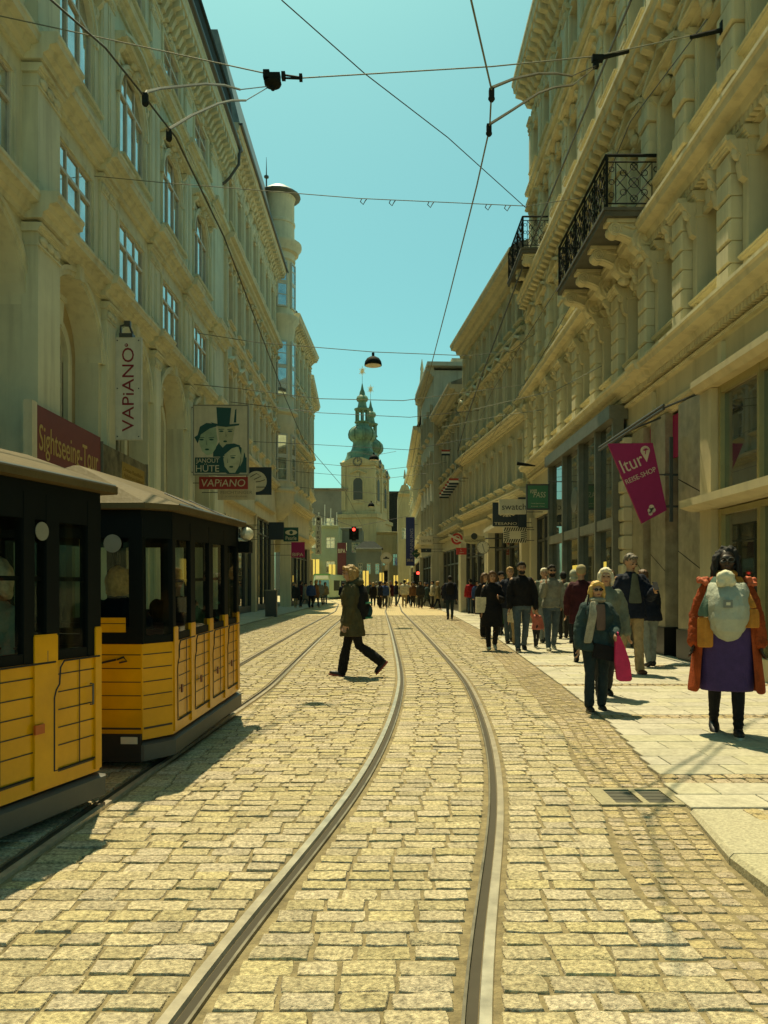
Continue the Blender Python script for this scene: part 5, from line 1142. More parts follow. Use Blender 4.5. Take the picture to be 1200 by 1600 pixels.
# hangers on the span wire
hg = MB(); c = at(560, 310, 18.7)
for px in (565, 610, 670, 760, 790): q_ = at(px, 311+(px-560)*.045, 18.75)-c; hg.tube([q_, q_+Vector((-.03, 0, -.06)), q_+Vector((.04, 0, -.13)), q_+Vector((.09, 0, -.04)), q_+Vector((.12, 0, 0))], .012, 4)
tag(hg.build('wire_loops', WIRE, None, True, c), 'small hanging loops along the second span wire', 'wire loops')
for px, py, d, r_, lb in ((583, 563, 28, .32, 'large dark dome lamp hanging alone against the open sky'), (584, 714, 48, .30, 'dark dome lamp hanging in front of the church cornice'), (580, 788, 60, .26, 'smallest dark dome lamp hanging low in front of the church tower')):
    t = thing('pendant_street_lamp', lb, 'street lamp', at(px, py+8*28/d, d), 0, 'dome lamps hung over the street')
    MB().lathe([(r_, 0), (r_*1.0, .03), (r_*.93, .14), (r_*.7, .25), (r_*.3, .32), (.05, .34), (.05, .46)], (0, 0), 20).build('lamp_shade', IRON, t, True); MB().lathe([(r_*.9, -.012), (r_*.9, .02)], (0, 0), 20).build('diffuser', flat('lamp_diffuser', (.7, .65, .5), .5), t)
    wire('suspension wire of the '+lb.split(' hanging')[0].replace('large ', 'large ')+(' by the clock' if px == 584 else ''), [(px-60*28/d, py-16*28/d, d), (px, py-4*28/d, d), (px+60*28/d, py-15*28/d, d)], .012) if px != 583 else None
for px, py, d, lb, red in ((553, 834, 60, 'red traffic light hanging over the middle of the street below the church tower', True), (653, 902, 58, 'red traffic light on a post at the right of the crowd', True), (603, 903, 56, 'small dark traffic signal beside the round stop sign', False)):
    t = thing('traffic_light', lb, 'traffic light', at(px, py, d), 0); k = d/FPX
    body = MB(); body.box(-3.2*k, 3.2*k, -.1, .15, -11*k, 11*k); body.box(-7.5*k, -3.4*k, -.05, .25, -9*k, 8*k) if red else None; body.box(3.4*k, 7.5*k, -.05, .25, -9*k, 8*k) if red else None
    body.build('housing', IRON, t)
    disc(MB(), (0, -.1, 6.5*k), 2.4*k, -.02, 12).build('red_lamp', emis('red_signal', (1.0, .05, .03), 3.0) if red else IRON, t)
    for z_ in (0, -6.5): disc(MB(), (0, -.1, z_*k), 2.2*k, -.02, 12).build('dark_lamp', BLACK, t)
    MB().box(-3.6*k, 3.6*k, -.35, -.1, 9.6*k, 10.2*k).build('visor', IRON, t)
    if py > 860: MB().tube([(0, .08, -11*k), (0, .08, -t.location.z)], .06, 8).build('post', DARKMETAL, t)
wire('wire that carries the hanging traffic light', [(492, 802, 60), (553, 823, 60), (640, 806, 60)], .015)
t = thing('stop_sign', 'white round tram stop sign on a thin pale pole amid the crowd', 'sign', (X(603.5, 50), 50, 0)); zc = Z(872, 50)
MB().tube([(.15, 0, 0), (.15, 0, zc+.2)], .05, 8).build('pole', flat('pale_pole2', (.5, .5, .4), .5), t)
disc(MB(), (0, -.06, zc), .38, .05, 24).build('sign_disc', CREAM, t); disc(MB(), (0, -.06, zc), .28, -.004, 20).build('ring', WHITE, t)
mb = MB(); mb.prism([(-.2, zc-.06), (.2, zc-.06), (.2, zc+.02), (.1, zc+.02), (.05, zc+.1), (-.05, zc+.1), (-.1, zc+.02), (-.2, zc+.02)], -.07, -.065, 'y'); mb.build('pictogram', INK, t); MB().box(-.1, .1, -.05, 0, zc-.75, zc-.42).build('plate', CREAM, t)
t = thing('street_lamp', 'small dark cantilever lamp on the right facade above the swatch sign', 'street lamp', at(815, 726, 25)); MB().tube([(-.15, 0, .04), (.15, 0, 0), (.45, 0, -.04)], [.06, .05, .02], 8).build('lamp_head', IRON, t, True)
t = thing('advertising_column', 'slim dark waste and info post by the left shop windows', 'post', (X(424, 34), 34, 0)); MB().box(-.25, .25, -.15, .15, 0, 1.15).build('cabinet', DARKMETAL, t); MB().box(-.28, .28, -.18, .18, 1.151, 1.2).build('cap', STEEL, t)
t = thing('shop_awning', 'pale glass canopy sloping over the left shop entrance', 'awning', (-6.95, 28.2, 0)); MB().prism([(0, 3.75), (1.5, 3.1), (1.5, 3.05), (0, 3.7)], 0, 2.6, 'y').build('canopy', flat('canopy_glass', (.35, .40, .36), .25), t); MB().tube([(0, .2, 4.3), (1.4, .2, 3.15)], .03, 6).tube([(0, 2.4, 4.3), (1.4, 2.4, 3.15)], .03, 6).build('tie_rod', DARKMETAL, t)
t = thing('shop_awning', 'cream flat awning jutting out left of the TESANO sign', 'awning', (5.2, 29.3, 0)); MB().prism([(0, 4.2), (-1.1, 3.75), (-1.1, 3.6), (0, 3.6)], 0, 3.2, 'y').build('canopy', CREAM, t); MB().tube([(-1.05, .1, 3.72), (0, .1, 4.5)], .02, 5).tube([(-1.05, 3.1, 3.72), (0, 3.1, 4.5)], .02, 5).build('tie_rod', DARKMETAL, t)
t = thing('track_drain', 'narrow dark drain slot crossing beside the right track behind the crossing woman', 'drain', ground(585, 992)); MB().box(-.42, .36, -.05, .05, -.005, .012).build('slot_cover', IRON, t)
# ---------------------------------------------------------------- people
SKIN = flat('light_skin', (.42, .24, .14), .55, scale=14); SKIND = flat('dark_skin', (.035, .02, .013), .5, scale=14)
_tmpmesh = None
def remesh(mb, vox, sm=4):
    me = bpy.data.meshes.new('blend'); me.from_pydata(mb.v, [], mb.f)
    bm = bmesh.new(); bm.from_mesh(me); bmesh.ops.recalc_face_normals(bm, faces=bm.faces[:]); bm.to_mesh(me); bm.free()
    o = bpy.data.objects.new('blend', me); COL.objects.link(o)
    m = o.modifiers.new('r', 'REMESH'); m.mode = 'VOXEL'; m.voxel_size = vox; m.use_smooth_shade = True
    s = o.modifiers.new('s', 'SMOOTH'); s.factor = .5; s.iterations = sm
    dg = bpy.context.evaluated_depsgraph_get(); ev = o.evaluated_get(dg)
    r = bpy.data.meshes.new_from_object(ev); bpy.data.objects.remove(o); bpy.data.meshes.remove(me); return r
def ell(cx, cy, z, rx, ry, n=16, sq=.15):
    r = []
    for j in range(n):
        t = 2*math.pi*j/n; k = 1+sq*abs(math.sin(2*t))*.5; r.append((cx+rx*k*math.cos(t), cy+ry*k*math.sin(t), z))
    return r
def rumple(me, amp, sc, zs=.35, seed=0.0):                     # folds and strands: push the surface in and out along its normals
    off_ = Vector((seed*3.7, seed*1.3, seed*2.1))
    nn = [v.normal.copy() for v in me.vertices]
    for v, n_ in zip(me.vertices, nn):
        q = Vector((v.co.x*sc, v.co.y*sc, v.co.z*sc*zs))+off_
        v.co += n_*amp*(noise.noise(q)+.5*noise.noise(q*2.3))
def limb(mb, pts, rs, n=10):
    mb.tube(pts, rs, n)
    for p, r in zip(pts, rs): mb.ball(p, r*1.0, 10, 7)
def figure(name, label, loc, rz, H=1.72, vox=.014, skin=None, legs=((18, 5), (-14, 12)), arms=((8, 8, 12), (-8, 8, 14)), fat=1.0, top=None, bot=None, shoes=None, hair=None,
           coat=None, skirt=None, head=(0, 0), group=None, flare=0.0, lean=0.0, female=False, glasses=False, beard=None, neckwear=None, faces=True, seated=False, bare=False, shirt=None):
    """legs: (swing, knee bend) per side; arms: (swing, out, elbow[, inward]) per side; the figure faces -y before it is turned by rz"""
    k = H/1.72; t = thing(name, label, 'person', loc, rz, group); skin = skin or SKIN
    hz = .90*k; J = {}
    def leg(sx, a, b):
        a, b = R(a), R(b); hip = Vector((sx*.092*k, 0, hz)); kn = hip+Vector((sx*.006, -math.sin(a), -math.cos(a)))*.42*k; an = kn+Vector((0, math.sin(b-a), -math.cos(b-a)))*.41*k
        return [hip, kn, an], b-a
    L = [leg(-1, *legs[0]), leg(1, *legs[1])]
    low = min(l[0][2].z-.07*k*math.cos(min(l[1], 1.2)) - max(0, math.sin(l[1]))*.13*k for l in L)
    dz = -low if not seated else -.0
    up = Vector((0, 0, dz))
    L = [([p+up for p in l[0]], l[1]) for l in L]; hz += dz
    ly = lambda z: -math.tan(R(lean))*(z-hz)                            # forward lean of the trunk
    S = lambda f: hz+(f-.53)*H
    shw = (.156 if female else .178)*k*(1+(fat-1)*.4)
    A = []
    for sx, ar in ((-1, arms[0]), (1, arms[1])):
        a, o_, el = R(ar[0]), R(ar[1]), R(ar[2]); inw = R(ar[3]) if len(ar) > 3 else 0
        sh = Vector((sx*shw, ly(S(.80)), S(.796))); d1 = Vector((sx*math.sin(o_), -math.sin(a)*math.cos(o_), -math.cos(a)*math.cos(o_)))
        elb = sh+d1*.285*k; d2 = Vector((sx*math.sin(o_*.5-inw), -math.sin(a+el)*math.cos(inw), -math.cos(a+el)*math.cos(inw))).normalized()
        wr = elb+d2*.245*k; A.append((sh, elb, wr, d2, sx))
    tor = [(.475, .150, .115), (.52, .168, .125), (.57, .160, .118), (.625, .138, .105), (.69, .150, .112), (.75, .164, .115), (.79, .156, .100), (.818, .115, .08), (.842, .066, .06)]
    if female: tor = [(.475, .158, .12), (.52, .175, .128), (.57, .162, .115), (.625, .128, .098), (.69, .140, .118), (.735, .148, .125), (.79, .142, .095), (.818, .105, .075), (.842, .06, .055)]
    f2 = lambda f: fat if f < .78 else 1+(fat-1)*.5
    def torso(mb, lo, hi, inf, extra=lambda f: 0):
        rows = [r for r in tor if lo <= r[0] <= hi]
        mb.rings([ell(0, ly(S(f)), S(f), (rx*f2(f)+inf+extra(f))*k, (ry*f2(f)+inf+extra(f))*k) for f, rx, ry in rows])
    hy, hx = ly(S(.93))-.012*k, 0
    hc = Vector((0, hy, S(.928))); Mh = Matrix.Translation(hc) @ Matrix.Rotation(R(head[0]), 4, 'Z') @ Matrix.Rotation(R(head[1]), 4, 'X')
    b = MB(); torso(b, .47, .85, -.012); b.tube([(0, ly(S(.83)), S(.825)), (0, hy+.01*k, S(.885))], [.062*k, .054*k], 12)
    s0 = len(b.v)
    b.ball((0, .008*k, .025*k), (.074*k, .092*k, .088*k), 14, 10); b.ball((0, -.014*k, -.035*k), (.060*k, .074*k, .082*k), 14, 10); b.ball((0, -.04*k, -.088*k), (.034*k, .036*k, .030*k), 10, 7)
    b.ball((0, -.082*k, .030*k), (.05*k, .016*k, .014*k), 10, 6)
    b.tube([(0, -.084*k, .018*k), (0, -.106*k, -.018*k)], [.010*k, .016*k], 8); b.ball((0, -.102*k, -.022*k), (.018*k, .014*k, .012*k), 8, 6)
    b.ball((0, -.080*k, -.058*k), (.026*k, .014*k, .012*k), 8, 6)
    for sx in (-1, 1): b.ball((sx*.076*k, .012*k, -.005*k), (.012*k, .022*k, .034*k), 8, 6); b.ball((sx*.042*k, -.066*k, -.022*k), (.026*k, .022*k, .022*k), 8, 6)
    b.xf(Mh, s0)
    for (P, an) in L:
        limb(b, [P[0], P[0].lerp(P[1], .5), P[1], P[1].lerp(P[2], .35), P[2]], [.083*k*fat**.6, .072*k*fat**.6, .054*k, .055*k, .036*k])
        s0 = len(b.v); b.ball((0, -.055*k, -.045*k), (.042*k, .125*k, .032*k), 10, 7); b.xf(Matrix.Translation(P[2]) @ Matrix.Rotation(an*.9, 4, 'X'), s0)
    for sh, elb, wr, d2, sx in A:
        limb(b, [sh, sh.lerp(elb, .5), elb, elb.lerp(wr, .3), wr], [.050*k, .045*k, .038*k, .037*k, .025*k])
        z = d2; x = z.cross(Vector((1, 0, 0))); x = x.normalized() if x.length > .1 else Vector((0, 1, 0)); y_ = z.cross(x)          # x: across the palm
        M = Matrix((( x.x, y_.x, z.x, wr.x), (x.y, y_.y, z.y, wr.y), (x.z, y_.z, z.z, wr.z), (0, 0, 0, 1)))
        s0 = len(b.v); b.ball((0, 0, .05*k), (.040*k, .017*k, .055*k), 10, 7)
        cu = -sx
        for q, ln in ((-.03, .064), (-.010, .074), (.010, .070), (.029, .056)):
            b.tube([(q*k, 0, .085*k), (q*1.1*k, cu*.010*k, (.085+ln*.5)*k), (q*1.1*k, cu*.034*k, (.085+ln*.92)*k)], [.0105*k, .0095*k, .0085*k], 7)
        b.tube([(-.034*k, 0, .03*k), (-.058*k, cu*.012*k, .062*k), (-.060*k, cu*.026*k, .092*k)], [.014*k, .011*k, .009*k], 7)
        b.xf(M, s0)
    me = remesh(b, vox, 3); me.materials.clear(); me.materials.append(skin); body = link('body', me, t)
    info = dict(t=t, k=k, S=S, hc=hc, Mh=Mh, A=A, L=L, hz=hz, ly=ly)
    det = vox < .02
    if det and faces:
        eye = flat('eye_dark', (.012, .01, .008), .25); lip = flat('lips', (.22, .07, .05), .5) if skin is SKIN else flat('dark_lips', (.06, .02, .016), .5)
        for sx in (-1, 1):
            if glasses:
                m_ = MB(); m_.ball((0, 0, 0), (.027*k, .008*k, .021*k), 10, 6); m_.xf(Mh @ Matrix.Translation((sx*.031*k, -.101*k, .006*k))); m_.build('sunglass_lens', flat('sunglass_black', (.008, .008, .008), .1), t, True)
                m_ = MB(); m_.tube([(sx*.055*k, -.095*k, .012*k), (sx*.082*k, -.01*k, .012*k)], .004*k, 5); m_.xf(Mh); m_.build('spectacle_arm', BLACK, t)
            else:
                m_ = MB(); m_.ball((0, 0, 0), (.013*k, .007*k, .007*k), 8, 6); m_.xf(Mh @ Matrix.Translation((sx*.030*k, -.0905*k, .003*k))); m_.build('eye', eye, t, True)
                m_ = MB(); m_.ball((0, 0, 0), (.020*k, .007*k, .005*k), 8, 5); m_.xf(Mh @ Matrix.Translation((sx*.031*k, -.095*k, .026*k))); m_.build('eyebrow', hair[1] if hair else eye, t, True)
        m_ = MB(); m_.ball((0, 0, 0), (.022*k, .006*k, .0075*k), 10, 6); m_.xf(Mh @ Matrix.Translation((0, -.0925*k, -.058*k))); m_.build('mouth', lip, t, True)
    def cloth(nm, mb, m, v=None, sm=3):
        me = remesh(mb, v or vox, sm); me.materials.clear(); me.materials.append(m)
        if nm == 'hair': rumple(me, .011*k, 34, .28, len(label))
        elif nm in ('jacket', 'shirt'): rumple(me, .013*k, 9, .55, len(label)*1.7); rumple(me, .006*k, 26, 1.1, len(label))
        elif nm in ('trousers', 'skirt') and flare >= 0: rumple(me, .010*k, 11, .5, len(label)*.7); rumple(me, .005*k, 20, 1.6, len(label))
        return link(nm, me, t)
    rr_ = random.Random(hash(label) % 9999)
    if bot:
        m_ = MB(); torso(m_, .47, .63, .008)
        for (P, an) in L:
            e_ = P[2]+(P[1]-P[2]).normalized()*.02*k; w = .016
            if bare: e_ = P[1]+(P[2]-P[1])*.3
            limb(m_, [P[0], P[0].lerp(P[1], .5), P[1], P[1].lerp(e_, .4), P[1].lerp(e_, .8), e_], [(.092*fat**.6+.006)*k, (.080*fat**.6)*k, (.064+flare*.2)*k, (.064+flare*.5)*k, (.056+flare*.9)*k, (.054+flare)*k])
            for i in range(4):
                c_ = P[1].lerp(e_, .55+.13*i); m_.ball(c_, ((.062+flare*.6)*k, (.064+flare*.6)*k, .012*k), 10, 5)
        info['bot'] = cloth('trousers', m_, bot)
    if skirt:
        m_ = MB(); hem, m1, wd = skirt; m_.rings([ell(0, ly(S(f)), S(f), rx*k, ry*k) for f, rx, ry in ((hem, wd*1.0, wd*.62), (hem+.02, wd*1.02, wd*.64), ((hem+.53)/2, wd*1.04, wd*.74), (.50, wd*1.02, wd*.80), (.55, wd*1.02, wd*.82), (.60, wd*1.0, wd*.80), (.64, wd*.96, wd*.76))]); cloth('skirt', m_, m1)
    if top:
        lo, m1, inf = top[:3]; flo = top[3] if len(top) > 3 else 0
        m_ = MB(); rows = [r for r in tor if r[0] > max(lo, .5)]
        rg = [ell(0, ly(S(f)), S(f), (rx*f2(f)+inf)*k, (ry*f2(f)+inf)*k) for f, rx, ry in rows if f < .83]
        w0 = tor[1]; base = [(lo+(.53-lo)*i/4, w0[1]*f2(.5)+inf+flo*(1-i/4), w0[2]*f2(.5)+inf+flo*.8*(1-i/4)) for i in range(4)] if lo < .5 else [(lo, tor[2][1]*f2(.55)+inf*.8, tor[2][2]*f2(.55)+inf*.8)]
        m_.rings([ell(0, ly(S(f)) if f > .5 else 0, S(f), rx*k, ry*k) for f, rx, ry in base]+rg+[ell(0, ly(S(.834)), S(.834), .088*k, .078*k), ell(0, ly(S(.85)), S(.850), .068*k, .066*k)])
        for sh, elb, wr, d2, sx in A:
            limb(m_, [sh+Vector((-sx*.028*k, 0, -.012*k)), sh.lerp(elb, .5), elb, elb.lerp(wr, .5), wr-d2*.01*k], [(.054+inf)*k, (.054+inf)*k, (.048+inf)*k, (.044+inf)*k, (.036+inf)*k])
            for q in (.85, 1.1): c_ = sh.lerp(elb, min(q, 1)) if q <= 1 else elb.lerp(wr, .15); m_.ball(c_, (.056+inf)*k, 9, 6)
        if det:
            for v_ in range(0): pass
        info['top'] = cloth('jacket' if inf > .014 else 'shirt', m_, m1)
    if shoes:
        for (P, an) in L:
            m_ = MB(); m_.ball((0, -.06*k, -.040*k), (.050*k, .135*k, .040*k), 12, 8); m_.ball((0, .018*k, -.02*k), (.044*k, .05*k, .055*k), 10, 7)
            M = Matrix.Translation(P[2]) @ Matrix.Rotation(an*.9, 4, 'X'); m_.xf(M); so = cloth('shoe', m_, shoes[0], max(vox*.8, .010))
            if len(shoes) > 1:
                q = MB(); q.rings([[(x*.050*k, (-.06+y*.137)*k, z_) for x, y in [(math.cos(a)*(1 if math.sin(a) > -.2 else 1.0), math.sin(a)) for a in [2*math.pi*i/14 for i in range(14)]]] for z_ in (-.083*k, -.058*k)]); q.xf(M); q.build('sole', shoes[1], so)
    if hair:
        st, hm = hair; m_ = MB()
        if st in ('short', 'bob', 'long', 'curly'): m_.ball((0, .022*k, .040*k), (.084*k, .096*k, .086*k), 14, 9)
        if st == 'short': m_.ball((0, .05*k, .0), (.080*k, .07*k, .075*k), 12, 8); m_.ball((0, -.05*k, .088*k), (.06*k, .04*k, .03*k), 10, 6)
        if st == 'curly':
            for i in range(46):
                a = R(-200+i*220/45)+math.pi; a = R(-35+250*i/45); px_, py_ = .088*k*math.cos(a), .02*k+.085*k*math.sin(a); ln_ = rr_.uniform(.13, .19)*k; w_ = rr_.uniform(-.02, .03)*k
                m_.tube([(px_*.8, py_*.8, .06*k), (px_*1.12, py_*1.1, 0), (px_*1.25+w_*.3, py_*1.2, -ln_*.55), (px_*1.2+w_, py_*1.15, -ln_)], [.016*k, .017*k, .016*k, .011*k], 6)
        if st in ('bob', 'long'):
            dn = {'bob': .10, 'long': .20}[st]
            for sx in (-1, 1): limb(m_, [Vector((sx*.070*k, 0, .03*k)), Vector((sx*.084*k, -.004*k, -.05*k)), Vector((sx*.078*k, .005*k, -dn*k))], [.038*k, .036*k, .026*k])
            limb(m_, [Vector((0, .06*k, .02*k)), Vector((0, .075*k, -.06*k)), Vector((0, .065*k, -dn*k))], [.08*k, .07*k, .05*k]); limb(m_, [Vector((-.05*k, -.062*k, .075*k)), Vector((0, -.072*k, .092*k)), Vector((.055*k, -.058*k, .07*k))], [.026*k, .028*k, .026*k])
            for sx in (-1, 1): limb(m_, [Vector((sx*.05*k, .05*k, .0)), Vector((sx*.06*k, .055*k, -dn*k))], [.05*k, .035*k])
        if st == 'curly':
            for i in range(110):
                a = rr_.uniform(0, 6.28); e2 = rr_.uniform(-1.0, 1.2); p_ = Vector((.10*k*math.cos(a)*math.cos(e2), .03*k+.10*k*math.sin(a)*math.cos(e2), .02*k+.105*k*math.sin(e2)))
                if p_.y < -.02*k and p_.z < .085*k and abs(p_.x) < .085*k: continue
                m_.ball(p_, rr_.uniform(.014, .026)*k, 6, 5)
        if st == 'cap': m_.ball((0, .015*k, .05*k), (.086*k, .1*k, .075*k), 14, 8); m_.ball((0, -.10*k, .055*k), (.06*k, .055*k, .012*k), 10, 5); m_.ball((0, .05*k, .0), (.076*k, .062*k, .06*k), 10, 7)
        if st == 'beanie': m_.ball((0, .02*k, .055*k), (.092*k, .105*k, .09*k), 14, 9); m_.ball((0, .055*k, .01*k), (.08*k, .06*k, .05*k), 10, 7)
        if st == 'hood': m_.ball((0, .03*k, .03*k), (.10*k, .11*k, .12*k), 14, 9); m_.ball((0, .06*k, -.09*k), (.11*k, .09*k, .08*k), 12, 7)
        m_.xf(Mh); info['hair'] = cloth('cap' if st in ('cap', 'beanie') else 'hood' if st == 'hood' else 'hair', m_, hm, vox*.85 if det else vox, 1 if st == 'curly' else 2)
    if beard:
        m_ = MB(); m_.ball((0, -.045*k, -.075*k), (.062*k, .055*k, .05*k), 12, 8); m_.xf(Mh); cloth('beard', m_, beard, max(vox*.8, .01))
    if neckwear:
        m_ = MB(); m_.lathe([(.062*k, S(.825)), (.088*k, S(.838)), (.085*k, S(.855)), (.062*k, S(.866))], (0, ly(S(.84))), 14); cloth('collar', m_, neckwear, max(vox*.8, .01))
    return info
def fabric(name, col, rough=.85, var=.2, scale=9, bump=.35, bscale=70): return mat('cloth_'+name, col, rough, var, scale, bump, bscale, spec=.2)
C_ = {n: fabric(n, c) for n, c in dict(black=(.010, .010, .011), navy=(.010, .014, .026), charcoal=(.03, .032, .03), denim=(.07, .10, .12), paledenim=(.22, .25, .23), grey=(.22, .22, .17), olive=(.065, .062, .030), tan=(.33, .25, .13), cream=(.55, .5, .35), pink=(.5, .16, .12), red=(.28, .015, .02), maroon=(.045, .010, .014), darkteal=(.035, .06, .058), jeansdark=(.016, .03, .035), greenjacket=(.16, .18, .13), brown=(.14, .07, .03), white=(.6, .58, .46), blue=(.03, .06, .16), khaki=(.2, .17, .09)).items()}
HB = flat('blond_hair', (.60, .38, .10), .6, var=.25, scale=30); HBR = flat('brown_hair', (.10, .05, .02), .6, var=.3, scale=30); HBK = flat('black_hair', (.010, .009, .008), .8, var=.3, scale=30); HW = flat('white_hair', (.62, .56, .40), .6, var=.2, scale=30); HG = flat('greying_hair', (.12, .10, .07), .6, var=.4, scale=30); HLB = flat('ash_blond_hair', (.34, .21, .07), .6, var=.3, scale=30)
SH_BK = flat('black_shoe', (.012, .012, .012), .5); SH_W = flat('white_sole', (.55, .52, .4), .6); SH_BR = flat('brown_shoe', (.09, .03, .015), .5); SH_G = flat('grey_shoe', (.2, .2, .16), .6)
def P(px, py): return ground(px, py)
# 1 woman in the open red coat with a baby carrier
loc = P(1135, 1150)
COATR = mat('cloth_coat_orange', (.30, .055, .012), .8, .3, 7, .5, 60, spec=.2); LIN = mat('cloth_coat_lining', (.52, .10, .012), .8, .15, 7, .3, 60)
i1 = figure('person', 'woman in an open orange red coat and purple skirt carrying a baby on her chest', loc, R(-20), 1.66, .0095, SKIND, ((-3, 24), (4, 0)), ((-4, 15, 20), (2, 14, 14)), 1.22, (.50, flat('purple_top', (.035, .018, .075), .8), .0), C_['black'], (SH_BK, SH_W), ('curly', HBK), None, (.245, mat('cloth_purple', (.045, .022, .10), .85, .15, 9, .3, 70), .222), (0, 0), None, -.012, 0, True, False)
t = i1['t']; k = i1['k']; S = i1['S']
def panel(name, pts_rows, m, parent, th=.014, sub=True):                                # a thick cloth sheet from rows of points
    n = len(pts_rows[0]); v = [Vector(p) for r in pts_rows for p in r]; f = []
    for i in range(len(pts_rows)-1):
        for j in range(n-1): f.append((i*n+j, i*n+j+1, (i+1)*n+j+1, (i+1)*n+j))
    me = bpy.data.meshes.new(name); me.from_pydata(v, [], f); me.materials.append(m); o = link(name, me, parent)
    s = o.modifiers.new('s', 'SOLIDIFY'); s.thickness = th; s.offset = 0
    if sub: q = o.modifiers.new('q', 'SUBSURF'); q.levels = 2; q.render_levels = 2
    me.polygons.foreach_set('use_smooth', [True]*len(me.polygons)); return o
rows = []
for f, r_, ry, a0 in ((.852, .082, .08, 66), (.836, .125, .095, 60), (.818, .172, .11, 56), (.795, .205, .125, 54), (.74, .222, .15, 52), (.64, .235, .165, 50), (.52, .265, .18, 47), (.40, .29, .19, 46), (.30, .31, .20, 45), (.235, .325, .205, 44)):
    row = []
    for j in range(17):
        a = R(270+a0)+R(360-2*a0)*j/16; fold = 1+(.035*math.sin(j*2.1) if f < .6 else 0)*(1-(f-.2)); row.append((r_*k*math.cos(a)*fold, r_*0+ry*k*math.sin(a)*fold*(1.0), S(f)))
    rows.append(row)
panel('coat', rows, COATR, t, .022)
m_ = MB()
for sh, elb, wr, d2, sx in i1['A']:
    limb(m_, [sh+Vector((-sx*.02, 0, -.01)), sh.lerp(elb, .5), elb, elb.lerp(wr, .5), wr-d2*.0], [.070, .070, .066, .062, .058])
me = remesh(m_, .011, 3); me.materials.clear(); me.materials.append(COATR); rumple(me, .013, 10, .6, 3); rumple(me, .006, 30, 1.2, 5); link('coat_sleeves', me, t)
ruf = MB(); rq = random.Random(4)
for sx in (-1, 1):
    for i in range(14): ruf.ball((sx*(.155+.075*rq.random()), -.02+rq.uniform(-.07, .07), S(.815)+rq.uniform(-.02, .03)), rq.uniform(.018, .030), 6, 5)
me = remesh(ruf, .009, 1); me.materials.clear(); me.materials.append(mat('cloth_ruffle', (.45, .10, .035), .8, .3, 20, .3, 60)); link('shoulder_ruffle', me, t)
SC1 = mat('cloth_scarf_teal', (.08, .13, .09), .85, .2, 9, .3, 60); SC2 = mat('cloth_scarf_ochre', (.42, .17, .02), .85, .2, 9, .3, 60)
mm = MB(); mm.lathe([(.062, S(.835)), (.098, S(.845)), (.10, S(.862)), (.070, S(.878))], (0, -.012), 16); me = remesh(mm, .010, 2); me.materials.clear(); me.materials.append(SC2); link('scarf', me, t)
for sx, m1, m2, lo in ((-1, SC1, SC2, .475), (1, SC2, SC2, .58)):
    def strip(f0, f1, m, nm):
        rws = []
        for i in range(7):
            f = f0+(f1-f0)*i/6; cx = sx*(.075+.105*min(1, (.84-f)/.18)); wd = .045+.02*min(1, (.84-f)/.2); y_ = -.085-.125*min(1, max(0, (.84-f)/.12))
            rws.append([(cx+wd*q, y_-.012*math.cos(q*5)+abs(q)*.03, S(f)) for q in (-1, -.5, 0, .5, 1)])
        panel(nm, rws, m, t, .012)
    mid = lo+.16 if sx < 0 else lo+.1
    strip(.845, mid, m1, 'scarf_end'); strip(mid-.002, lo, m2, 'scarf_tip')
CARR = mat('cloth_baby_carrier', (.36, .38, .30), .85, .10, 6, .3, 70); c_ = loc+Matrix.Rotation(R(-20), 3, 'Z') @ Vector((0, -.20, S(.655)))
bc = thing('baby_carrier', 'pale grey baby carrier bulging on the chest of the woman in the orange coat', 'baby carrier', c_, R(-20))
mm = MB(); mm.rings([[(w_*math.cos(a), .10-d_*max(0, math.sin(a))+.06*max(0, -math.sin(a)), z_) for a in [2*math.pi*j/20 for j in range(20)]] for z_, w_, d_ in ((-.245, .05, .05), (-.22, .10, .11), (-.15, .150, .19), (-.05, .182, .235), (.06, .188, .235), (.14, .182, .21), (.20, .170, .17), (.245, .155, .12), (.26, .14, .08))]); me = remesh(mm, .010, 3); rumple(me, .010, 8, .7, 2); rumple(me, .004, 26, 1, 6); me.materials.clear(); me.materials.append(CARR); link('carrier_body', me, bc)
mm = MB()
for i in range(26): a = rq.uniform(0, 6.28); q = rq.uniform(0, .07); mm.ball((-.03+q*1.1*math.cos(a), -.02+.04*math.sin(a), .275+rq.uniform(-.04, .055)), rq.uniform(.022, .045), 7, 6)
me = remesh(mm, .010, 2); me.materials.clear(); me.materials.append(mat('cloth_muslin', (.60, .57, .40), .9, .12, 14, .4, 60)); link('muslin_cloth', me, bc)
MB().box(-.045, .025, -.145, -.132, .05, .115).build('label_patch', flat('patch_grey', (.17, .18, .15), .7), bc); MB().box(-.025, .008, -.148, -.1455, .07, .095).build('patch_mark', CREAM, bc)
# small round spectacles
for sx in (-1, 1):
    mm = MB(); mm.tube([(sx*.033*k+.026*k*math.cos(a), -.104*k, .004*k+.020*k*math.sin(a)) for a in [2*math.pi*j/14 for j in range(15)]], .0028, 5, False); mm.xf(i1['Mh']); mm.build('spectacles', DARKMETAL, t)
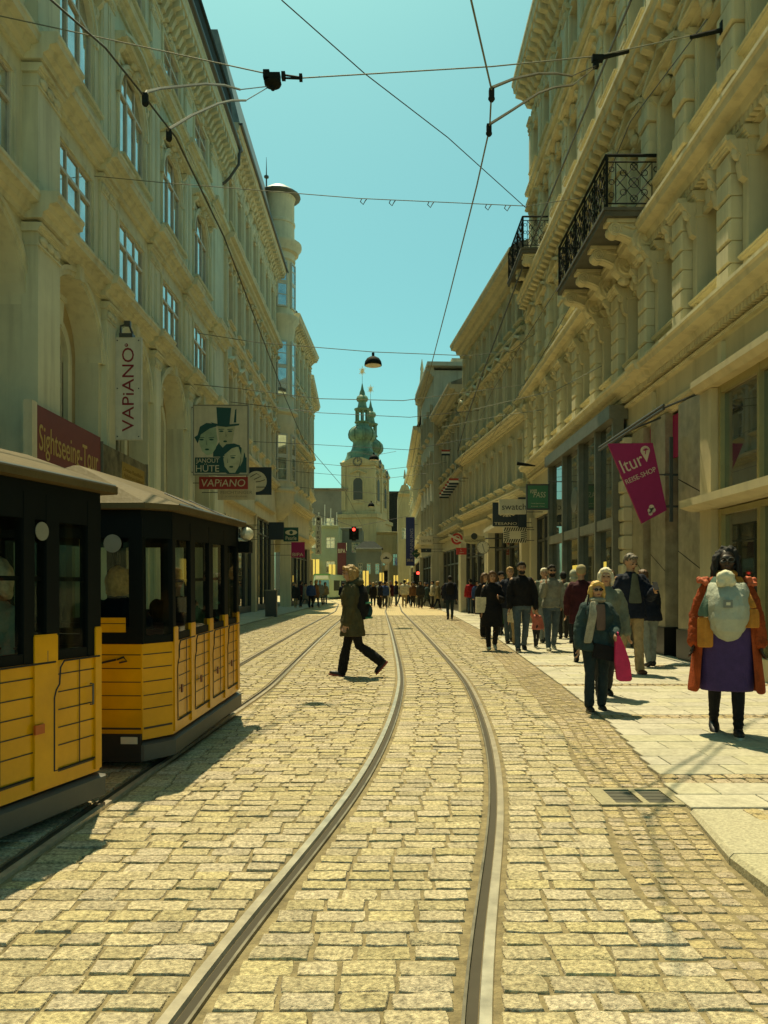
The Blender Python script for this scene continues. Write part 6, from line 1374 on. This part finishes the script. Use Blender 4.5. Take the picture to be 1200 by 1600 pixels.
# 2 small blonde woman
loc = P(932, 1112)
i2 = figure('person', 'short blonde woman in sunglasses with a long grey scarf and dark teal jacket', loc, 0, 1.37, .0095, None, ((4, 8), (-4, 6)), ((4, 12, 12), (10, 14, 62, 25)), 1.22, (.47, C_['darkteal'], .028, .02), C_['jeansdark'], (SH_BK, SH_G), ('bob', HB), None, None, (0, 0), None, .012, 0, True, True)
t = i2['t']; k = i2['k']; S = i2['S']; SCF = mat('cloth_grey_scarf', (.34, .31, .22), .9, .25, 14, .4, 60)
mm = MB(); mm.lathe([(.058, S(.83)), (.09, S(.845)), (.088, S(.862)), (.06, S(.872))], (0, -.02), 14); me = remesh(mm, .010, 2); me.materials.clear(); me.materials.append(SCF); link('scarf', me, t)
panel('scarf_end', [[(-.045+.01*i*0-.012*i+q*.05, -.10-.05*min(1, i/2)-.006*math.cos(q*6), S(.845)-i*.062) for q in (-1, -.4, .2, .8)] for i in range(8)], SCF, t, .012)
panel('shirt_front', [[(q*.048+.005, -.148-.010*min(i, 2)+abs(q)*.02, S(.825)-i*.055) for q in (-1, -.4, .4, 1)] for i in range(6)], mat('cloth_mauve', (.13, .085, .065), .9, .1, 9), t, .01)
wr = i2['A'][1][2]; b2 = thing('shopping_bag', 'bright pink cloth bag hanging from the blonde woman arm', 'bag', loc+wr+Vector((.02, -.02, -.03)))
mm = MB(); mm.rings([[(x*w_+dx, y_*.03, z) for x, y_ in ((-1, -.7), (0, -1), (1, -.7), (1, .7), (0, 1), (-1, .7))] for z, w_, dx in ((-.44, .05, .075), (-.42, .075, .07), (-.25, .075, .05), (-.1, .05, .025), (.02, .022, .0))]); mm.build('bag_cloth', mat('cloth_pink_bag', (.50, .02, .10), .7, .12, 8, .2, 40), b2, True)
MB().tube([(0, 0, 0), (.0, -.03, .05), (0, .02, .06)], .01, 6).build('handle', PINK, b2)
b3 = thing('handbag', 'small black shoulder bag on the hip of the blonde woman', 'bag', loc+Vector((.03, -.2, S(.46)))); MB().block(-.11, .13, 0, .07, -.07, .08, .02).xf(Matrix.Rotation(R(12), 4, 'Y')).build('bag_body', C_['black'], b3); MB().tube([(-.1, .05, .08), (-.16, .12, .4), (-.1, .2, .66)], .008, 6).build('strap', C_['black'], b3)
# 3 white haired person behind her
i3 = figure('person', 'white haired person in a pale grey green jacket walking close behind the blonde woman', P(946, 1090), R(2), 1.54, .012, None, ((6, 8), (-8, 10)), ((0, 12, 10), (4, 12, 12)), 1.02, (.46, C_['greenjacket'], .026, .008), C_['charcoal'], (SH_BK,), ('bob', HW), None, None, (-14, 4))
# 4 man with the phone
loc = P(985, 1053)
i4 = figure('person', 'tall man in a dark jacket and tan trousers looking down at his phone', loc, R(8), 1.83, .012, None, ((-4, 30), (8, 2)), ((4, 9, 10), (22, 12, 88, 20)), 1.1, (.47, C_['navy'], .026, .008), C_['tan'], (SH_BR,), ('short', HG), None, None, (12, 22), None, .012, 0, False)
t = i4['t']; S = i4['S']; panel('sweater_front', [[(q*(.04+.012*i), -.168-.004*i+abs(q)*.03, S(.838)-i*.075) for q in (-1, -.4, .4, 1)] for i in range(7)], mat('cloth_grey_green_knit', (.085, .095, .065), .9, .15, 12, .4, 80), t, .014)
A4 = i4['A'][1]; tip = A4[2]+A4[3]*.09; q = Matrix.Rotation(R(8), 3, 'Z') @ tip
ph = thing('phone', 'black phone held by the man in tan trousers', 'phone', loc+q+Vector((-.01, -.055, .045))); MB().box(-.035, .035, -.006, .006, -.07, .07).xf(Matrix.Rotation(R(-35), 4, 'X')).build('phone_body', BLACK, ph)
# 5 person seen from behind beside him
i5 = figure('person', 'person in a navy jacket and pale grey trousers seen from behind beside the shop pillar', P(1014, 1042), R(196), 1.60, .013, None, ((4, 6), (-6, 8)), ((2, 12, 10), (-4, 12, 12)), 1.12, (.47, C_['navy'], .034, .015), C_['paledenim'], (SH_BK,), ('short', HBR), lean=14)
# 6.. walkers further back
def walker(label, px, py, H, rz, top, bot, hair, hm, vox=.015, **kw):
    return figure('person', label, P(px, py), R(rz), H, vox, kw.pop('skin', None), kw.pop('legs', ((12, 6), (-12, 14))), kw.pop('arms', ((-8, 9, 14), (8, 9, 16))), kw.pop('fat', 1.05), top, bot, kw.pop('shoes', (SH_BK,)), (hair, hm), **kw)
walker('person in a knitted cap and dark maroon coat seen from behind', 908, 1034, 1.70, 170, (.40, C_['maroon'], .026, .01), C_['black'], 'beanie', flat('knit_cap', (.28, .24, .13), .9), fat=1.05)
walker('person in a pale hood walking away behind the maroon coat', 896, 1004, 1.72, 178, (.46, C_['greenjacket'], .03), C_['charcoal'], 'hood', fabric('pale_hood', (.40, .40, .28)))
walker('man in sunglasses and a grey hooded sweater with jeans', 862, 1017, 1.78, 0, (.505, C_['grey'], .02), C_['denim'], 'short', HBK, .012, glasses=True, beard=HBK, arms=((28, 6, 128, 12), (4, 10, 10)), shoes=(SH_W,))
bpy.context.view_layer.update()
walker('white haired person half hidden behind the man in the grey sweater', 850, 1004, 1.78, 6, (.47, C_['greenjacket'], .02), C_['paledenim'], 'short', HW)
walker('bearded man in a black sweater and blue jeans holding a child by the hand', 815, 1018, 1.84, 0, (.51, C_['black'], .02), C_['denim'], 'short', HBK, .012, beard=HBK, arms=((2, 8, 10), (2, 12, 8)), shoes=(SH_BK, SH_W))
walker('toddler in a pink jacket reaching up to the bearded man', 838, 1013, .86, 6, (.47, C_['pink'], .02), C_['charcoal'], 'short', HBR, .011, arms=((160, 20, 5), (8, 10, 15)), shoes=(SH_W,))
walker('fair haired man in a dark open jacket behind the bearded man', 797, 1005, 1.80, 4, (.46, C_['navy'], .024), C_['denim'], 'short', HLB)
walker('woman in a long black coat holding a snack in her hand', 769, 1016, 1.66, 0, (.30, C_['black'], .022, .03), C_['black'], 'bob', HBR, .012, female=True, arms=((-2, 9, 12), (10, 10, 95, 30)), shoes=(SH_W,))
hb = thing('handbag', 'cream shoulder bag at the side of the woman in the black coat', 'bag', P(751, 1016)+Vector((.0, .0, .98))); MB().block(-.10, .10, -.1, .1, -.2, .12, .03).build('bag_body', C_['cream'], hb); MB().tube([(0, 0, .1), (.1, 0, .35), (.16, 0, .5)], .01, 6).build('strap', C_['cream'], hb)
walker('woman in dark clothes and flared trousers just behind the black coat', 757, 996, 1.70, 20, (.44, C_['black'], .024), C_['black'], 'long', HBR, female=True, flare=.04)
walker('dark capped person between the two women and the fair haired man', 783, 992, 1.75, 10, (.46, C_['navy'], .026), C_['charcoal'], 'beanie', C_['black'])
walker('short haired child in light clothes almost hidden behind the bearded man', 806, 1008, 1.1, 0, (.47, C_['cream'], .016), C_['tan'], 'short', HLB)
walker('dark haired person hidden behind the shoulder of the grey sweater', 880, 998, 1.72, 175, (.46, C_['black'], .026), C_['charcoal'], 'short', HBK)
walker('long haired brown coated person beside the rusticated shop corner', 953, 1024, 1.66, 185, (.40, C_['brown'], .026), C_['charcoal'], 'long', HBR)
pu = thing('pushchair', 'green pushchair half hidden between the black coat and the bearded man', 'pushchair', P(793, 992)); mb = MB()
mb.rings([[(x*.2, y_, z) for x, z, y_ in ((-1, .3, -.1), (1, .3, -.1), (1, .42, -.12), (-1, .42, -.12))], [(x*.2, y_, z) for x, z, y_ in ((-1, .5, .2), (1, .5, .2), (1, .95, .25), (-1, .95, .25))]]); mb.build('seat', fabric('pushchair_green', (.04, .12, .06)), pu)
mb = MB()
for sx in (-.22, .22): mb.tube([(sx, -.35, .1), (sx, .1, .55), (sx, .4, 1.0)], .014, 6); mb.tube([(sx, .32, .1), (sx, .0, .55)], .014, 6)
mb.tube([(-.22, .4, 1.0), (.22, .4, 1.0)], .014, 6); mb.build('frame', DARKMETAL, pu)
for sx in (-.23, .23):
    for yy in (-.35, .32): disc(MB(), (sx-.015, yy, .1), .1, .03, 14, 'x').build('wheel', BLACK, pu)
# crossing woman with backpack
loc = P(551, 1057)
i9 = figure('person', 'woman in an olive parka crossing the tracks alone in the middle of the street', loc, R(-84), 1.66, .0105, None, ((11, 0), (-13, 40)), ((6, 6, 10), (4, 6, 12)), 1.05, (.375, C_['olive'], .03, .028), C_['black'], (SH_BK, flat('red_sole', (.22, .04, .03), .7)), ('bob', HLB), None, None, (8, 6), None, .022, 3, True)
t = i9['t']; S = i9['S']; mm = MB(); mm.ball((0, .07, S(.845)), (.12, .10, .075), 12, 8); mm.ball((0, .0, S(.84)), (.11, .10, .05), 12, 8); me = remesh(mm, .012, 3); me.materials.clear(); me.materials.append(C_['olive']); link('hood', me, t)
bp_ = thing('backpack', 'black backpack with green trim on the back of the crossing woman', 'backpack', loc+Vector((.105, .01, S(.665))), R(-84))
mm = MB(); mm.ball((0, .02, .03), (.17, .11, .25), 14, 9); mm.ball((0, .06, -.1), (.15, .11, .14), 12, 8); mm.box(-.14, .14, -.07, .08, -.24, .1); me = remesh(mm, .012, 4); me.materials.clear(); me.materials.append(C_['black']); link('pack_body', me, bp_)
mm = MB(); mm.ball((0, .10, -.12), (.125, .09, .12), 12, 8); me = remesh(mm, .012, 2); me.materials.clear(); me.materials.append(fabric('pack_blue', (.01, .045, .06))); link('front_pocket', me, bp_)
for z, r_ in ((.0, .155), (-.215, .125)): MB().tube([(r_*math.cos(a), .07+(.085 if z == 0 else .105)*math.sin(a), z) for a in [math.pi*j/10 for j in range(11)]], .016, 6).build('trim', flat('pack_green', (.02, .16, .09), .6), bp_)
for sx in (-1, 1): MB().tube([(sx*.09, -.05, .22), (sx*.10, -.16, .24), (sx*.11, -.24, .1), (sx*.10, -.16, -.12)], .014, 6).build('strap', C_['black'], bp_)
# walkers on the right pavement, further away
walker('man with a dark backpack walking away along the tracks', 703, 968, 1.80, 180, (.45, C_['navy'], .03), C_['jeansdark'], 'short', HBK, .02, fat=1.15)
pk = thing('backpack', 'dark backpack on the man walking away along the tracks', 'backpack', P(703, 968)+Vector((0, -.22, 1.28))); mm = MB(); mm.ball((0, 0, 0), (.18, .12, .27), 10, 8); mm.box(-.15, .15, -.08, .1, -.24, .1); me = remesh(mm, .02, 3); me.materials.clear(); me.materials.append(C_['black']); link('pack_body', me, pk)
walker('person in a red jacket and jeans walking away on the right', 735, 959, 1.75, 180, (.47, C_['red'], .026), C_['denim'], 'short', HBK, .022)
walker('person in a grey jacket left of the red jacket', 722, 955, 1.7, 175, (.46, C_['grey'], .026), C_['charcoal'], 'cap', C_['white'], .024)
# ---- the crowd at the far crossing: a handful of builds, copied
tops = ['black', 'navy', 'charcoal', 'grey', 'khaki', 'brown', 'darkteal', 'cream', 'maroon', 'blue']; bots = ['black', 'denim', 'charcoal', 'tan', 'paledenim', 'navy']
protos = []
for i in range(6):
    pr = figure('person', 'x', (0, 0, 0), 0, 1.74, .030, None, (((14, 8), (-14, 14)), ((2, 2), (-2, 2)), ((20, 4), (-18, 20)), ((0, 3), (3, 0)), ((-10, 18), (12, 4)), ((4, 4), (-6, 8)))[i], ((-8, 8, 14), (8, 8, 14)), 1.1, (.46 if i % 2 else .38, C_['black'], .028, .01), C_['denim'], None, (('short', HBR), ('bob', HBK), ('cap', C_['navy']), ('short', HBK), ('long', HLB), ('beanie', C_['grey']))[i], female=i in (1, 4), faces=False)
    protos.append(pr['t'])
rc = random.Random(12); combos = [(a, b) for a in tops for b in bots]; rc.shuffle(combos); used = 0
spots = []
for px, py in ((462, 950), (470, 949), (477, 950), (486, 951), (494, 950), (458, 947), (500, 948), (508, 946), (536, 948)): spots.append((px, py, 'by the far left tram stop'))
px = 578
while px < 700:
    spots.append((px, rc.uniform(942.5, 951), 'in the crowd under the church')); px += rc.choice((1.2, 2.2, 3.5, 5.0, 8.0))
for px, py in ((657, 951), (667, 950.5), (676, 951), (684, 952), (692, 950), (714, 952), (745, 960)): spots.append((px, py, 'at the right edge of the crowd'))
cols = dict(black='black', navy='navy', charcoal='charcoal', grey='grey', khaki='khaki', brown='brown', darkteal='dark teal', cream='cream', maroon='maroon', blue='blue', denim='blue denim', tan='tan', paledenim='pale denim')
for px, py, where in spots:
    a, b = combos[used % len(combos)]; pr = protos[used % 6]
    c = pr if used < 6 else copy_tree(pr); c.name = 'person'; c.location = P(px, py); c.rotation_euler = (0, 0, R(rc.choice((0, 180, 90, -90, 20, 160)))+rc.uniform(-.3, .3))
    sc_ = rc.uniform(.93, 1.05); c.scale = (sc_, sc_, sc_)
    for ch in c.children:
        n_ = ch.name.split('.')[0]
        if n_ in ('jacket', 'trousers'):
            ch.material_slots[0].link = 'OBJECT'; ch.material_slots[0].material = C_[a if n_ == 'jacket' else b]
    c['label'] = f"pedestrian in {cols[a]} jacket and {cols[b]} trousers {where}"; c['group'] = 'pedestrians in the far crowd'; used += 1
# passengers in the wagons
def passenger(label, wg, x, y, top, hair, hm, rz):
    M = Matrix.Translation(wg.location) @ wg.rotation_euler.to_matrix().to_4x4(); lp = M @ Vector((x, y, 0))
    i_ = figure('person', label, lp, wg.rotation_euler.z+rz, 1.62, .016, None, ((80, 80), (80, 80)), ((20, 8, 50), (20, 8, 50)), 1.1, (.47, top, .022), C_['charcoal'], (SH_BK,), (hair, hm), seated=True)
    i_['t'].location.z = .62-.80*1.62/1.72*1.0; return i_
passenger('white haired passenger in a pale green top seated in the nearest wagon', w1, -.36, Lw-.44, fabric('pale_green_top', (.30, .34, .24)), 'bob', HW, R(0))
passenger('fair haired passenger seated inside the second wagon', w2, -.60, .45, C_['navy'], 'bob', HB, R(180))
passenger('dark clothed passenger beside the fair haired one in the second wagon', w2, -.35, 1.1, C_['black'], 'short', HLB, R(180))
